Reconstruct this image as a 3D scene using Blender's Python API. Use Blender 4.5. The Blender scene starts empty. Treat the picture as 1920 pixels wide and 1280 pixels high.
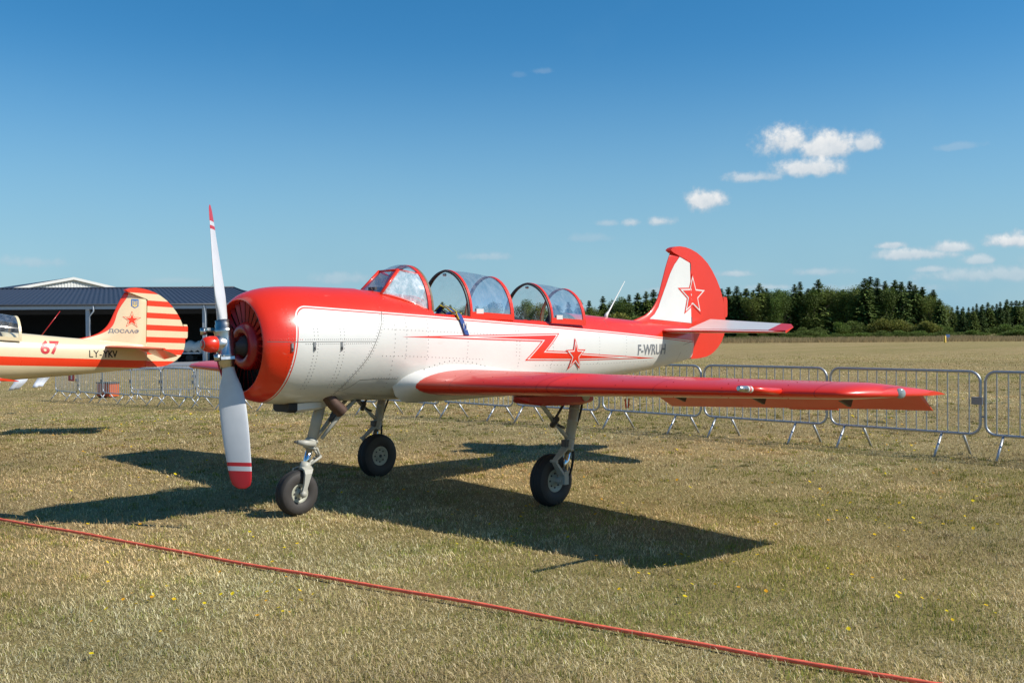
import bpy, bmesh, math, random
import numpy as np
from mathutils import Vector, Matrix

scn = bpy.context.scene
COL = scn.collection
R = math.radians
random.seed(7)
RNG = np.random.default_rng(11)

# ------------------------------------------------------------------ camera
CAM = np.array([-4.0255, -7.3904, 1.6062])
YAW = 0.7852
R0 = np.array([math.cos(YAW), -math.sin(YAW), 0.0])      # camera right on the ground
F0 = np.array([math.sin(YAW), math.cos(YAW), 0.0])       # camera forward on the ground
Fv = Vector((0.70693497, 0.70720284, -0.01034842))
Rv = Vector((0.70718026, -0.70700498, -0.00632687))
Uv = Vector((0.01179077, 0.00284552, 0.99992644))
cam = bpy.data.cameras.new('camera')
cam.sensor_width = 36.0
cam.sensor_fit = 'HORIZONTAL'
cam.lens = 34.186
cam.clip_start = 0.05
cam.clip_end = 6000
camo = bpy.data.objects.new('camera', cam)
COL.objects.link(camo)
m = Matrix((Rv, Uv, -Fv)).transposed().to_4x4()
m.translation = Vector(CAM)
camo.matrix_world = m
scn.camera = camo

# ------------------------------------------------------------------ light
SUN_DIR = Vector((0.60, -0.94, 1.02)).normalized()       # towards the sun
ELEV = math.asin(SUN_DIR.z)
SROT = math.atan2(SUN_DIR.x, SUN_DIR.y)
sun = bpy.data.lights.new('sun', 'SUN')
sun.energy = 5.0
sun.angle = R(0.53)
sun.color = (1.0, 0.95, 0.87)
suno = bpy.data.objects.new('sun', sun)
COL.objects.link(suno)
suno.rotation_euler = SUN_DIR.to_track_quat('Z', 'Y').to_euler()
suno.location = (20, -20, 40)

scn.view_settings.view_transform = 'Standard'
scn.view_settings.look = 'None'
scn.view_settings.exposure = 0.10
scn.view_settings.gamma = 1.0
scn.render.engine = 'CYCLES'

# ------------------------------------------------------------------ node expressions
class X:
    """arithmetic on shader sockets"""
    nt = None
    def __init__(s, v): s.v = v
    @staticmethod
    def w(o): return o if isinstance(o, X) else X(o)
    @staticmethod
    def op(name, *a, clamp=False):
        n = X.nt.nodes.new('ShaderNodeMath'); n.operation = name; n.use_clamp = clamp
        for i, q in enumerate(a):
            q = q.v if isinstance(q, X) else q
            if isinstance(q, (int, float)): n.inputs[i].default_value = q
            else: X.nt.links.new(q, n.inputs[i])
        return X(n.outputs[0])
    def __add__(s, o): return X.op('ADD', s, o)
    __radd__ = __add__
    def __sub__(s, o): return X.op('SUBTRACT', s, o)
    def __rsub__(s, o): return X.op('SUBTRACT', o, s)
    def __mul__(s, o): return X.op('MULTIPLY', s, o)
    __rmul__ = __mul__
    def __truediv__(s, o): return X.op('DIVIDE', s, o)
    def mx(s, o): return X.op('MAXIMUM', s, o)
    def mn(s, o): return X.op('MINIMUM', s, o)
    def gt(s, o): return X.op('GREATER_THAN', s, o)
    def lt(s, o): return X.op('LESS_THAN', s, o)
    def ab(s): return X.op('ABSOLUTE', s)
    def sq(s): return X.op('SQRT', s)
    def fr(s): return X.op('FRACT', s)
    def step(s, a, b):
        n = X.nt.nodes.new('ShaderNodeMapRange'); n.interpolation_type = 'SMOOTHSTEP'
        X.nt.links.new(s.v, n.inputs[0])
        n.inputs[1].default_value = a; n.inputs[2].default_value = b
        return X(n.outputs[0])

def nmix(nt, fac, a, b):
    n = nt.nodes.new('ShaderNodeMix'); n.data_type = 'RGBA'
    for sock, v in ((n.inputs[0], fac), (n.inputs[6], a), (n.inputs[7], b)):
        if isinstance(v, X): v = v.v
        if isinstance(v, (int, float)): sock.default_value = v
        elif isinstance(v, tuple): sock.default_value = v if len(v) == 4 else (*v, 1)
        else: nt.links.new(v, sock)
    return n.outputs[2]

def nnoise(nt, vec, scale, detail=4, rough=.55, dist=0):
    n = nt.nodes.new('ShaderNodeTexNoise')
    if vec is not None: nt.links.new(vec, n.inputs['Vector'])
    n.inputs['Scale'].default_value = scale; n.inputs['Detail'].default_value = detail
    n.inputs['Roughness'].default_value = rough; n.inputs['Distortion'].default_value = dist
    return X(n.outputs[0])

# ------------------------------------------------------------------ sky
world = bpy.data.worlds.new('World'); scn.world = world
world.use_nodes = True
nt = world.node_tree; nt.nodes.clear(); X.nt = nt
out = nt.nodes.new('ShaderNodeOutputWorld'); bg = nt.nodes.new('ShaderNodeBackground')
nt.links.new(bg.outputs[0], out.inputs[0])
sky = nt.nodes.new('ShaderNodeTexSky'); sky.sky_type = 'NISHITA'; sky.sun_disc = False
sky.sun_elevation = ELEV; sky.sun_rotation = SROT
sky.altitude = 400; sky.air_density = 1.0; sky.dust_density = 0.25; sky.ozone_density = 3.0
SKY_STRENGTH = 0.088
bg.inputs[1].default_value = SKY_STRENGTH
tc = nt.nodes.new('ShaderNodeTexCoord'); sep = nt.nodes.new('ShaderNodeSeparateXYZ')
nt.links.new(tc.outputs['Generated'], sep.inputs[0])
dx, dy, dz = X(sep.outputs[0]), X(sep.outputs[1]), X(sep.outputs[2])
# fair-weather cumulus: azimuth (deg, clockwise from the heading), elevation, half sizes
ang = X.op('ARCTAN2', dx * float(R0[0]) + dy * float(R0[1]), dx * float(F0[0]) + dy * float(F0[1])) * (180 / math.pi)
elv = X.op('ARCSINE', dz) * (180 / math.pi)
n1 = nnoise(nt, tc.outputs['Generated'], 26, 6, .58) - .5
n2 = nnoise(nt, tc.outputs['Generated'], 75, 5, .6) - .5
n3 = nnoise(nt, tc.outputs['Generated'], 9, 3, .5) - .5
n4 = nnoise(nt, tc.outputs['Generated'], 190, 4, .6) - .5
CL = [ # az, el, a, b, density
 (15.9, 10.4, 2.2, 1.35, 1.0), (17.7, 10.05, 2.4, 1.2, 1.0), (17.0, 8.95, 2.6, .85, .92), (20.1, 10.1, 1.0, .75, .85),
 (14.0, 8.6, 2.3, .5, .7), (11.3, 7.45, 1.35, 1.0, 1.0), (8.6, 6.3, 1.0, .45, .8), (7.1, 6.25, .9, .38, .65), (5.6, 6.25, 1.0, .3, .4),
 (4.4, 5.4, 1.9, .4, .22), (-1.6, 4.35, 1.6, .35, .35), (21.3, 4.55, 1.0, .3, .7), (22.6, 4.0, 2.6, .55, .75), (24.2, 4.3, 1.5, .5, .8),
 (27.4, 4.5, 1.7, .55, .95), (12.8, 3.2, 1.3, .3, .55), (17.5, 3.2, 2.2, .4, .45), (26.0, 2.8, 4.5, .6, .5), (20, 2.2, 6, .45, .35),
 (-10, 3.1, 2.2, .5, .33), (-26.2, 3.8, 2.3, .5, .32), (1.9, 14.9, .9, .28, .16), (.5, 14.7, .6, .25, .10), (24.5, 9.6, 1.6, .3, .22), (-19, 2.9, 2, .3, .2),
 (15.0, 2.4, 2.0, .3, .5), (23.3, 3.2, 1.2, .35, .55), (25.6, 3.6, 1.0, .4, .6), (29.5, 3.5, 2.0, .5, .6), (9.5, 2.3, 2.4, .3, .35), (45, 5, 4, .9, .8), (60, 9, 5, 1.2, .8), (80, 6, 6, 1.1, .7), (105, 12, 6, 1.5, .8), (140, 8, 7, 1.4, .8), (175, 6, 6, 1.2, .7), (-60, 7, 5, .9, .6), (-95, 9, 6, 1.2, .7), (-135, 6, 6, 1.2, .7)]
dens = None; shade = None
for az, el, a, b, k in CL:
    u = (ang - az) / a; v = (elv - el) / b
    vb = v.mx(v * -1.5)                                   # flatter underside
    q = (u * u + vb * vb).sq()
    e = (1.0 - q + n1 * 1.35 + n2 * 1.1 + n4 * .45).step(-.05, 0.75) * k
    dens = e if dens is None else dens.mx(e)
    s_ = (v * .5 + .55 + n2 * .8).step(0, 1) * e
    shade = s_ if shade is None else shade.mx(s_)
haze = (1.0 - elv / 17.0).mx(0.0).mn(1.0)
haze = haze.step(0.0, 1.0) * (n3 * .35 + .95).mx(0.0)
wisp = (n3 + n1 * .5 - .12).mx(0.0) * (1.0 - (elv / 40).ab()).mx(0.0) * .22
gamma = nt.nodes.new('ShaderNodeHueSaturation'); gamma.inputs['Saturation'].default_value = 1.37; gamma.inputs['Hue'].default_value = .494; gamma.inputs['Value'].default_value = 1.29
nt.links.new(sky.outputs[0], gamma.inputs['Color'])
S = 1.0 / SKY_STRENGTH
c0 = nmix(nt, (haze * .88 + wisp).mn(1.0), gamma.outputs[0], (.250 * S, .462 * S, .60 * S))
ccol = nmix(nt, shade.mn(1.0), (.46 * S, .54 * S, .62 * S), (.86 * S, .86 * S, .85 * S))
c1 = nmix(nt, dens.mn(.96), c0, ccol)
nt.links.new(c1, bg.inputs[0])

# ------------------------------------------------------------------ helpers: objects
def link(name, me, parent=None):
    o = bpy.data.objects.new(name, me); COL.objects.link(o)
    if parent is not None: o.parent = parent
    return o

def tag(o, label=None, cat=None, group=None, kind=None):
    if label: o['label'] = label
    if cat: o['category'] = cat
    if group: o['group'] = group
    if kind: o['kind'] = kind
    return o

def empty(name, loc=(0, 0, 0), rz=0.0):
    o = bpy.data.objects.new(name, None); COL.objects.link(o)
    o.location = loc; o.rotation_euler = (0, 0, rz); o.empty_display_size = .1
    return o

def copy_tree(o, parent=None):
    c = o.copy(); COL.objects.link(c); c.parent = parent
    for ch in o.children: copy_tree(ch, c)
    return c

class MB:
    """collects shapes for one mesh"""
    def __init__(s): s.v = []; s.f = []; s.m = []; s.sm = []
    def add(s, vs, fs, mi=0, smooth=False):
        b = len(s.v); s.v.extend([tuple(map(float, p)) for p in vs])
        for i, f in enumerate(fs):
            s.f.append([b + k for k in f]); s.m.append(mi[i] if isinstance(mi, (list, tuple)) else mi); s.sm.append(smooth)
        return s
    def box(s, lo, hi, mi=0):
        x0, y0, z0 = lo; x1, y1, z1 = hi
        vs = [(x0,y0,z0),(x1,y0,z0),(x1,y1,z0),(x0,y1,z0),(x0,y0,z1),(x1,y0,z1),(x1,y1,z1),(x0,y1,z1)]
        return s.add(vs, [(3,2,1,0),(4,5,6,7),(0,1,5,4),(1,2,6,5),(2,3,7,6),(3,0,4,7)], mi)
    def obox(s, c, ax, ay, az, mi=0):
        c, ax, ay, az = [np.array(q, float) for q in (c, ax, ay, az)]
        vs = [c + sx*ax + sy*ay + sz*az for sz in (-1,1) for sx, sy in ((-1,-1),(1,-1),(1,1),(-1,1))]
        return s.add(vs, [(3,2,1,0),(4,5,6,7),(0,1,5,4),(1,2,6,5),(2,3,7,6),(3,0,4,7)], mi)
    def loft(s, rings, mi=0, closed=True, cap0=False, cap1=False, smooth=True, mfun=None):
        n = len(rings[0]); vs = [p for r in rings for p in r]; fs = []; ms = []
        for i in range(len(rings)-1):
            for j in range(n if closed else n-1):
                k = (j+1) % n
                fs.append((i*n+j, i*n+k, (i+1)*n+k, (i+1)*n+j)); ms.append(mfun(i, j) if mfun else mi)
        b = len(s.v); s.add(vs, fs, ms, smooth)
        if cap0: s.f.append([b+j for j in range(n)][::-1]); s.m.append(mi); s.sm.append(False)
        if cap1: s.f.append([b+(len(rings)-1)*n+j for j in range(n)]); s.m.append(mi); s.sm.append(False)
        return s
    def tube(s, pts, r, n=10, mi=0, caps=True, smooth=True):
        pts = [np.array(p, float) for p in pts]
        rs = r if isinstance(r, (list, tuple)) else [r]*len(pts)
        rings = []; prev = None
        for i, p in enumerate(pts):
            t = pts[min(i+1, len(pts)-1)] - pts[max(i-1, 0)]
            t = t/ (np.linalg.norm(t)+1e-12)
            if prev is None:
                a = np.cross(t, (0,0,1.)); 
                if np.linalg.norm(a) < .1: a = np.cross(t, (1.,0,0))
            else: a = prev - t*np.dot(prev, t)
            a /= np.linalg.norm(a); prev = a; b = np.cross(t, a)
            rings.append([p + rs[i]*(math.cos(2*math.pi*k/n)*a + math.sin(2*math.pi*k/n)*b) for k in range(n)])
        return s.loft(rings, mi, True, caps, caps, smooth)
    def lathe(s, prof, origin, axis, n=32, mi=0, smooth=True, mfun=None):
        """prof: (along, radius)"""
        o = np.array(origin, float); t = np.array(axis, float); t /= np.linalg.norm(t)
        a = np.cross(t, (0,0,1.)); 
        if np.linalg.norm(a) < .1: a = np.cross(t, (1.,0,0))
        a /= np.linalg.norm(a); b = np.cross(t, a)
        rings = [[o + t*h + r*(math.cos(2*math.pi*k/n)*a + math.sin(2*math.pi*k/n)*b) for k in range(n)] for h, r in prof]
        return s.loft(rings, mi, True, False, False, smooth, mfun)
    def build(s, name, mats, parent=None, fix=False):
        me = bpy.data.meshes.new(name)
        me.from_pydata(s.v, [], s.f)
        mats = mats if isinstance(mats, (list, tuple)) else [mats]
        for q in mats: me.materials.append(q)
        me.polygons.foreach_set('material_index', s.m)
        me.polygons.foreach_set('use_smooth', s.sm)
        if fix:
            bm = bmesh.new(); bm.from_mesh(me)
            bmesh.ops.remove_doubles(bm, verts=bm.verts, dist=1e-5)
            bmesh.ops.recalc_face_normals(bm, faces=bm.faces)
            bm.to_mesh(me); bm.free()
        me.update()
        return link(name, me, parent)

def np_mesh(name, verts, faces, mat, parent=None, col=None, smooth=False):
    """verts (N,3), faces (M,k)"""
    me = bpy.data.meshes.new(name); verts = np.asarray(verts, np.float32); faces = np.asarray(faces, np.int32)
    k = faces.shape[1]
    me.vertices.add(len(verts)); me.vertices.foreach_set('co', verts.ravel())
    me.loops.add(faces.size); me.loops.foreach_set('vertex_index', faces.ravel())
    me.polygons.add(len(faces)); me.polygons.foreach_set('loop_start', np.arange(0, faces.size, k, dtype=np.int32))
    me.polygons.foreach_set('loop_total', np.full(len(faces), k, np.int32))
    if smooth: me.polygons.foreach_set('use_smooth', np.ones(len(faces), bool))
    if col is not None:
        a = me.color_attributes.new('tint', 'FLOAT_COLOR', 'POINT')
        a.data.foreach_set('color', np.c_[col, np.ones(len(col))].astype(np.float32).ravel())
    me.materials.append(mat); me.update(calc_edges=True)
    return link(name, me, parent)

# ------------------------------------------------------------------ helpers: materials
def newmat(name):
    mt = bpy.data.materials.new(name); mt.use_nodes = True
    nt = mt.node_tree; nt.nodes.clear(); X.nt = nt
    o = nt.nodes.new('ShaderNodeOutputMaterial'); p = nt.nodes.new('ShaderNodeBsdfPrincipled')
    nt.links.new(p.outputs[0], o.inputs[0])
    t = nt.nodes.new('ShaderNodeTexCoord')
    return mt, nt, p, t.outputs['Object']

def finish(nt, p, vec, col, rough=.5, metal=0, spec=.5, coat=0, var=.08, vscale=3.0, bump=0, bscale=40, rvar=.0):
    n = nnoise(nt, vec, vscale, 5, .6)
    h = nt.nodes.new('ShaderNodeHueSaturation')
    nt.links.new((n * (2*var) + (1 - var)).v, h.inputs['Value'])
    if isinstance(col, tuple): h.inputs['Color'].default_value = (*col, 1)
    else: nt.links.new(col, h.inputs['Color'])
    nt.links.new(h.outputs[0], p.inputs['Base Color'])
    p.inputs['Metallic'].default_value = metal; p.inputs['Specular IOR Level'].default_value = spec
    p.inputs['Coat Weight'].default_value = coat; p.inputs['Coat Roughness'].default_value = .08
    if rvar: nt.links.new((nnoise(nt, vec, vscale*2.3, 4) * rvar + (rough - rvar/2)).v, p.inputs['Roughness'])
    else: p.inputs['Roughness'].default_value = rough
    if bump:
        b = nt.nodes.new('ShaderNodeBump'); b.inputs['Strength'].default_value = bump; b.inputs['Distance'].default_value = .01
        nt.links.new(nnoise(nt, vec, bscale, 4).v, b.inputs['Height']); nt.links.new(b.outputs[0], p.inputs['Normal'])

def simple(name, col, rough=.5, **k):
    mt, nt, p, vec = newmat(name); finish(nt, p, vec, col, rough, **k); return mt

RED = (.72, .028, .006); DRED = (.50, .012, .022); WHITE = (.70, .69, .64); CREAM = (.72, .61, .38); ORED = (.78, .045, .01)
def sepxyz(nt, vec):
    s = nt.nodes.new('ShaderNodeSeparateXYZ'); nt.links.new(vec, s.inputs[0])
    return X(s.outputs[0]), X(s.outputs[1]), X(s.outputs[2])
PAINT = dict(coat=.25, var=.07, vscale=2.6, rvar=.14, bump=.22, bscale=3.2)
M = {}
M['red'] = simple('red_gloss_paint', RED, .34, **PAINT)
M['white'] = simple('white_gloss_paint', WHITE, .32, **PAINT)
M['cream'] = simple('cream_gloss_paint', CREAM, .32, **PAINT)
M['orange_red'] = simple('orange_red_paint', ORED, .3, **PAINT)
M['dark_red'] = simple('dark_red_paint', (.42, .012, .012), .35, coat=.2)
M['vane'] = simple('vane_red_paint', (.36, .010, .010), .4, coat=.1)
M['blade_white'] = simple('propeller_white_paint', (.58, .60, .62), .42, var=.12, vscale=8)
M['blade_red'] = simple('propeller_red_paint', (.52, .015, .02), .38, var=.05)
M['metal'] = simple('bare_metal', (.55, .55, .52), .32, metal=1, var=.15, vscale=14, rvar=.2)
M['chrome'] = simple('chromed_steel', (.75, .77, .8), .12, metal=1)
M['gear'] = simple('gear_grey_paint', (.42, .41, .35), .5, var=.18, vscale=12)
M['rubber'] = simple('tyre_rubber', (.022, .021, .020), .75, var=.25, vscale=9, bump=.15, bscale=30)
M['rubber_side'] = simple('tyre_sidewall', (.045, .04, .036), .7, var=.25, vscale=10)
M['rim'] = simple('wheel_rim_paint', (.42, .42, .33), .5, var=.35, vscale=22)
M['black'] = simple('matt_black', (.012, .012, .012), .6)
M['dark'] = simple('dark_grey_metal', (.06, .06, .06), .5, var=.2)
M['inner'] = simple('dark_interior', (.025, .026, .028), .7)
M['grey_letters'] = simple('grey_lettering', (.20, .21, .22), .45)
M['black_letters'] = simple('black_lettering', (.012, .012, .014), .45)
M['rivet'] = simple('rivet_metal', (.20, .195, .18), .45, metal=.3)
M['rivet_red'] = simple('rivet_red_paint', (.55, .03, .015), .3)
M['seam'] = simple('panel_seam_shadow_gap', (.13, .125, .11), .6)
M['exhaust'] = simple('burnt_exhaust', (.10, .06, .045), .6, metal=.5, var=.4, vscale=15)
M['blue'] = simple('blue_webbing', (.008, .05, .22), .7, var=.15, vscale=40)
M['yellow'] = simple('yellow_edging', (.62, .48, .01), .6)
M['lens'] = simple('light_cover', (.30, .34, .33), .2, coat=.5)
M['seal'] = simple('canopy_seal', (.16, .12, .07), .6, var=.3, vscale=30)

def glass_mat(name, tint, dirt, dscale, gl=.09):
    mt = bpy.data.materials.new(name); mt.use_nodes = True
    nt = mt.node_tree; nt.nodes.clear(); X.nt = nt
    o = nt.nodes.new('ShaderNodeOutputMaterial')
    t = nt.nodes.new('ShaderNodeTexCoord').outputs['Object']
    tr = nt.nodes.new('ShaderNodeBsdfTransparent'); tr.inputs[0].default_value = (*tint, 1)
    g = nt.nodes.new('ShaderNodeBsdfGlossy'); g.inputs['Roughness'].default_value = .06
    df = nt.nodes.new('ShaderNodeBsdfDiffuse'); df.inputs[0].default_value = (.75, .8, .82, 1)
    fr = nt.nodes.new('ShaderNodeFresnel'); fr.inputs[0].default_value = 1.42
    a = nt.nodes.new('ShaderNodeMixShader'); nt.links.new((X(fr.outputs[0]) * .45 + gl*.2).mn(1.0).v, a.inputs[0])
    nt.links.new(tr.outputs[0], a.inputs[1]); nt.links.new(g.outputs[0], a.inputs[2])
    b = nt.nodes.new('ShaderNodeMixShader')
    mp = nt.nodes.new('ShaderNodeMapping'); mp.inputs['Scale'].default_value = (1, 1, .45); nt.links.new(t, mp.inputs[0])
    nz = nnoise(nt, mp.outputs[0], dscale, 6, .7, .6).step(.36, .72)
    nt.links.new((nz * dirt[1] + dirt[0]).v, b.inputs[0])
    nt.links.new(a.outputs[0], b.inputs[1]); nt.links.new(df.outputs[0], b.inputs[2])
    nt.links.new(b.outputs[0], o.inputs[0])
    return mt
M['glass'] = glass_mat('canopy_plexiglass', (.93, .94, .95), (.02, .11), 12)
M['glass_worn'] = glass_mat('crazed_plexiglass', (.78, .86, .90), (.22, .55), 22)
M['glass_flat'] = glass_mat('windshield_glass', (.82, .87, .90), (.02, .04), 14)
# ------------------------------------------------------------------ terrain
def smooth(a, b, t):
    t = np.clip((t-a)/(b-a), 0, 1); return t*t*(3-2*t)
def rd(x, y):
    vx, vy = x-CAM[0], y-CAM[1]
    return vx*R0[0]+vy*R0[1], vx*F0[0]+vy*F0[1]
def xy(r, d):
    return CAM[0]+r*R0[0]+d*F0[0], CAM[1]+r*R0[1]+d*F0[1]
def ground_z(x, y):
    r, d = rd(x, y)
    s = .045*2*np.logaddexp(0, -(r-1.5)/2)*smooth(10.5, 26, d)
    return -2.2*(1-np.exp(-s/2.2))
def vnoise(x, y, seed=0):
    """value noise 0..1"""
    xi = np.floor(x).astype(np.int64); yi = np.floor(y).astype(np.int64); fx = x-xi; fy = y-yi
    fx = fx*fx*(3-2*fx); fy = fy*fy*(3-2*fy)
    def h(a, b):
        n = (a*374761393+b*668265263+seed*1442695041) & 0x7fffffff
        n = ((n ^ (n >> 13))*1274126177) & 0x7fffffff
        return ((n ^ (n >> 16)) & 0xffff)/65535.0
    return (h(xi,yi)*(1-fx)+h(xi+1,yi)*fx)*(1-fy)+(h(xi,yi+1)*(1-fx)+h(xi+1,yi+1)*fx)*fy
def fbm(x, y, s=0):
    return (vnoise(x,y,s)+.5*vnoise(x*2.1,y*2.1,s+1)+.25*vnoise(x*4.3,y*4.3,s+2))/1.75

# dry lawn material (ground sheet)
def ground_material():
    mt, nt, p, vec = newmat('dry_lawn')
    g = nt.nodes.new('ShaderNodeNewGeometry').outputs['Position']
    a = nnoise(nt, g, .35, 5, .6); b = nnoise(nt, g, 2.3, 5, .65); c = nnoise(nt, g, 30, 4, .7); f = nnoise(nt, g, .03, 4, .55)
    c0 = nmix(nt, b.step(.35, .7), (.33, .235, .105), (.50, .375, .175))
    c1 = nmix(nt, (a.step(.45, .72) * .75), c0, (.22, .20, .052))
    c2 = nmix(nt, (c.step(.35, .75) * .45), c1, (.56, .42, .20))
    mp = nt.nodes.new('ShaderNodeMapping'); mp.inputs['Rotation'].default_value = (0, 0, .785); mp.inputs['Scale'].default_value = (.012, .11, .05); nt.links.new(g, mp.inputs[0])
    st = nnoise(nt, mp.outputs[0], 1.0, 5, .6)
    c3 = nmix(nt, (f.step(.4, .65) * .5), c2, (.40, .315, .125))
    c3 = nmix(nt, (st.step(.46, .66) * .55), c3, (.27, .235, .08))
    h = nt.nodes.new('ShaderNodeHueSaturation'); nt.links.new(c3, h.inputs['Color'])
    nt.links.new((c * .5 + .56).v, h.inputs['Value'])
    nt.links.new(h.outputs[0], p.inputs['Base Color'])
    p.inputs['Roughness'].default_value = .95; p.inputs['Specular IOR Level'].default_value = .1
    bp = nt.nodes.new('ShaderNodeBump'); bp.inputs['Strength'].default_value = .9; bp.inputs['Distance'].default_value = .04
    nt.links.new((c + b*.5).v, bp.inputs['Height']); nt.links.new(bp.outputs[0], p.inputs['Normal'])
    return mt
M['lawn'] = ground_material()
def build_ground():
    def axis():
        a = np.concatenate([np.linspace(0, 60, 41), np.geomspace(63, 5000, 40)])
        return np.concatenate([-a[::-1][:-1], a])
    rr = axis(); dd = axis()
    r, d = np.meshgrid(rr, dd, indexing='ij')
    x, y = xy(r, d); z = ground_z(x, y)
    v = np.stack([x, y, z], -1).reshape(-1, 3); n = len(dd)
    i, j = np.meshgrid(np.arange(len(rr)-1), np.arange(n-1), indexing='ij')
    f = np.stack([i*n+j, i*n+j+1, (i+1)*n+j+1, (i+1)*n+j], -1).reshape(-1, 4)
    o = np_mesh('ground', v, f[:, ::-1], M['lawn'], smooth=True)
    tag(o, kind='structure')
build_ground()

def tint_mat(name, rough=.8, trans=.25):
    mt = bpy.data.materials.new(name); mt.use_nodes = True
    nt = mt.node_tree; nt.nodes.clear(); X.nt = nt
    o = nt.nodes.new('ShaderNodeOutputMaterial'); at = nt.nodes.new('ShaderNodeAttribute'); at.attribute_name = 'tint'
    p = nt.nodes.new('ShaderNodeBsdfPrincipled'); p.inputs['Roughness'].default_value = rough; p.inputs['Specular IOR Level'].default_value = .25
    t = nt.nodes.new('ShaderNodeBsdfTranslucent'); mx = nt.nodes.new('ShaderNodeMixShader'); mx.inputs[0].default_value = trans
    nt.links.new(at.outputs['Color'], p.inputs['Base Color']); nt.links.new(at.outputs['Color'], t.inputs[0])
    nt.links.new(p.outputs[0], mx.inputs[1]); nt.links.new(t.outputs[0], mx.inputs[2]); nt.links.new(mx.outputs[0], o.inputs[0])
    return mt
M['tint_grass'] = tint_mat('grass_blade', .85, .2)
M['tint_leaf'] = tint_mat('tree_leaf', .7, .2)
M['tint_needle'] = tint_mat('needle_spray', .7, .08)

def green_field(x, y):
    g = fbm(x*.33, y*.33, 3)*.55 + fbm(x*1.5, y*1.5, 9)*.55
    return np.clip((g-.53)/.17, 0, 1)

def build_grass():
    N = 880000
    u = RNG.random(N); d = (3.6**-.30 + u*(70.0**-.30 - 3.6**-.30))**(-1/.30)      # denser near the camera
    r = (RNG.random(N)*2-1)*(d*.66+.8)
    tf = RNG.random((2600, 2)); td = 3.8+22*tf[:, 0]**1.4; tr_ = (RNG.random(2600)*2-1)*(td*.62)      # denser little tufts
    sel = RNG.random(N) < .16; ti = RNG.integers(0, 2600, N)
    d = np.where(sel, td[ti]+RNG.normal(0, .035, N), d); r = np.where(sel, tr_[ti]+RNG.normal(0, .035, N), r)
    tg = (RNG.random(2600) < .45)[ti] & sel
    x, y = xy(r, d); gz = ground_z(x, y)+.022*fbm(x*3.1, y*3.1, 77)-.008
    gr = green_field(x, y); k = d/6.0
    dens = .35 + .65*fbm(x*2.2, y*2.2, 21); keep = RNG.random(N) < dens*1.25*(1-smooth(38, 70, d))
    x, y, gz, gr, k, d, sel, tg = [q[keep] for q in (x, y, gz, gr, k, d, sel, tg)]; N = len(x)
    green = (RNG.random(N) < gr*.80+.10) & (~sel) | (tg & (RNG.random(N) < .8))
    L = np.where(green, RNG.uniform(.010, .028, N), RNG.uniform(.012, .050, N))*(.92+.010*d)
    tall = RNG.random(N) < .012; L = np.where(tall, L*1.9, L); L = np.where(sel, L*1.25, L)
    lean = np.where(green, RNG.uniform(.2, 1.1, N), RNG.uniform(.95, 1.56, N)); lean = np.where(tall, lean*.4, lean); lean = np.where(sel, lean*.75, lean)
    az = RNG.uniform(0, 2*np.pi, N); w = (.0008+.0011*RNG.random(N))*np.maximum(1, k*1.05)
    dirx, diry = np.cos(az), np.sin(az); px, py = -diry, dirx
    b0 = np.stack([x-px*w, y-py*w, gz-.003], -1); b1 = np.stack([x+px*w, y+py*w, gz-.003], -1)
    mx = L*.55; l1 = lean*.75
    mid = np.stack([x+dirx*mx*np.sin(l1), y+diry*mx*np.sin(l1), gz+mx*np.cos(l1)+.002], -1)
    pw = np.stack([px*w*.8, py*w*.8, 0*w], -1)
    m0, m1 = mid-pw, mid+pw
    tz = mid[:, 2]+L*.45*np.cos(np.minimum(lean*1.25, 1.62))
    tip = np.stack([mid[:,0]+dirx*L*.45*np.sin(lean), mid[:,1]+diry*L*.45*np.sin(lean), np.maximum(tz, gz+.004)], -1)
    v = np.stack([b0, b1, m0, m1, tip], 1).reshape(-1, 3)
    i = np.arange(N)*5
    f = np.concatenate([np.stack([i, i+1, i+3], -1), np.stack([i, i+3, i+2], -1), np.stack([i+2, i+3, i+4], -1)])
    straw = np.array([[.60,.460,.235],[.47,.345,.165],[.74,.60,.35],[.34,.240,.115],[.50,.40,.17]])[RNG.integers(0, 5, N)]
    grn = np.array([[.22,.230,.035],[.30,.280,.050],[.15,.180,.028],[.36,.32,.08]])[RNG.integers(0, 4, N)]
    c = np.where(green[:, None], grn, straw)*RNG.uniform(.75, 1.2, N)[:, None]
    pk = fbm(x*.5+40, y*.5, 31)[:, None]
    pq = fbm(x*.21+11, y*.21+5, 63)[:, None]
    c = c*(1+np.array([.17, .02, -.08])*np.clip((pk-.5)*2.6, -.9, .9))*(1+.55*(pq-.5)*2)*(.55+.9*fbm(x*.9+7, y*.9, 51))[:, None]
    o = np_mesh('lawn_grass', v, f, M['tint_grass'], col=np.repeat(c, 5, 0))
    tag(o, 'short sun-dried straw coloured grass of the airfield lawn', 'grass', kind='stuff')
build_grass()

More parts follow.
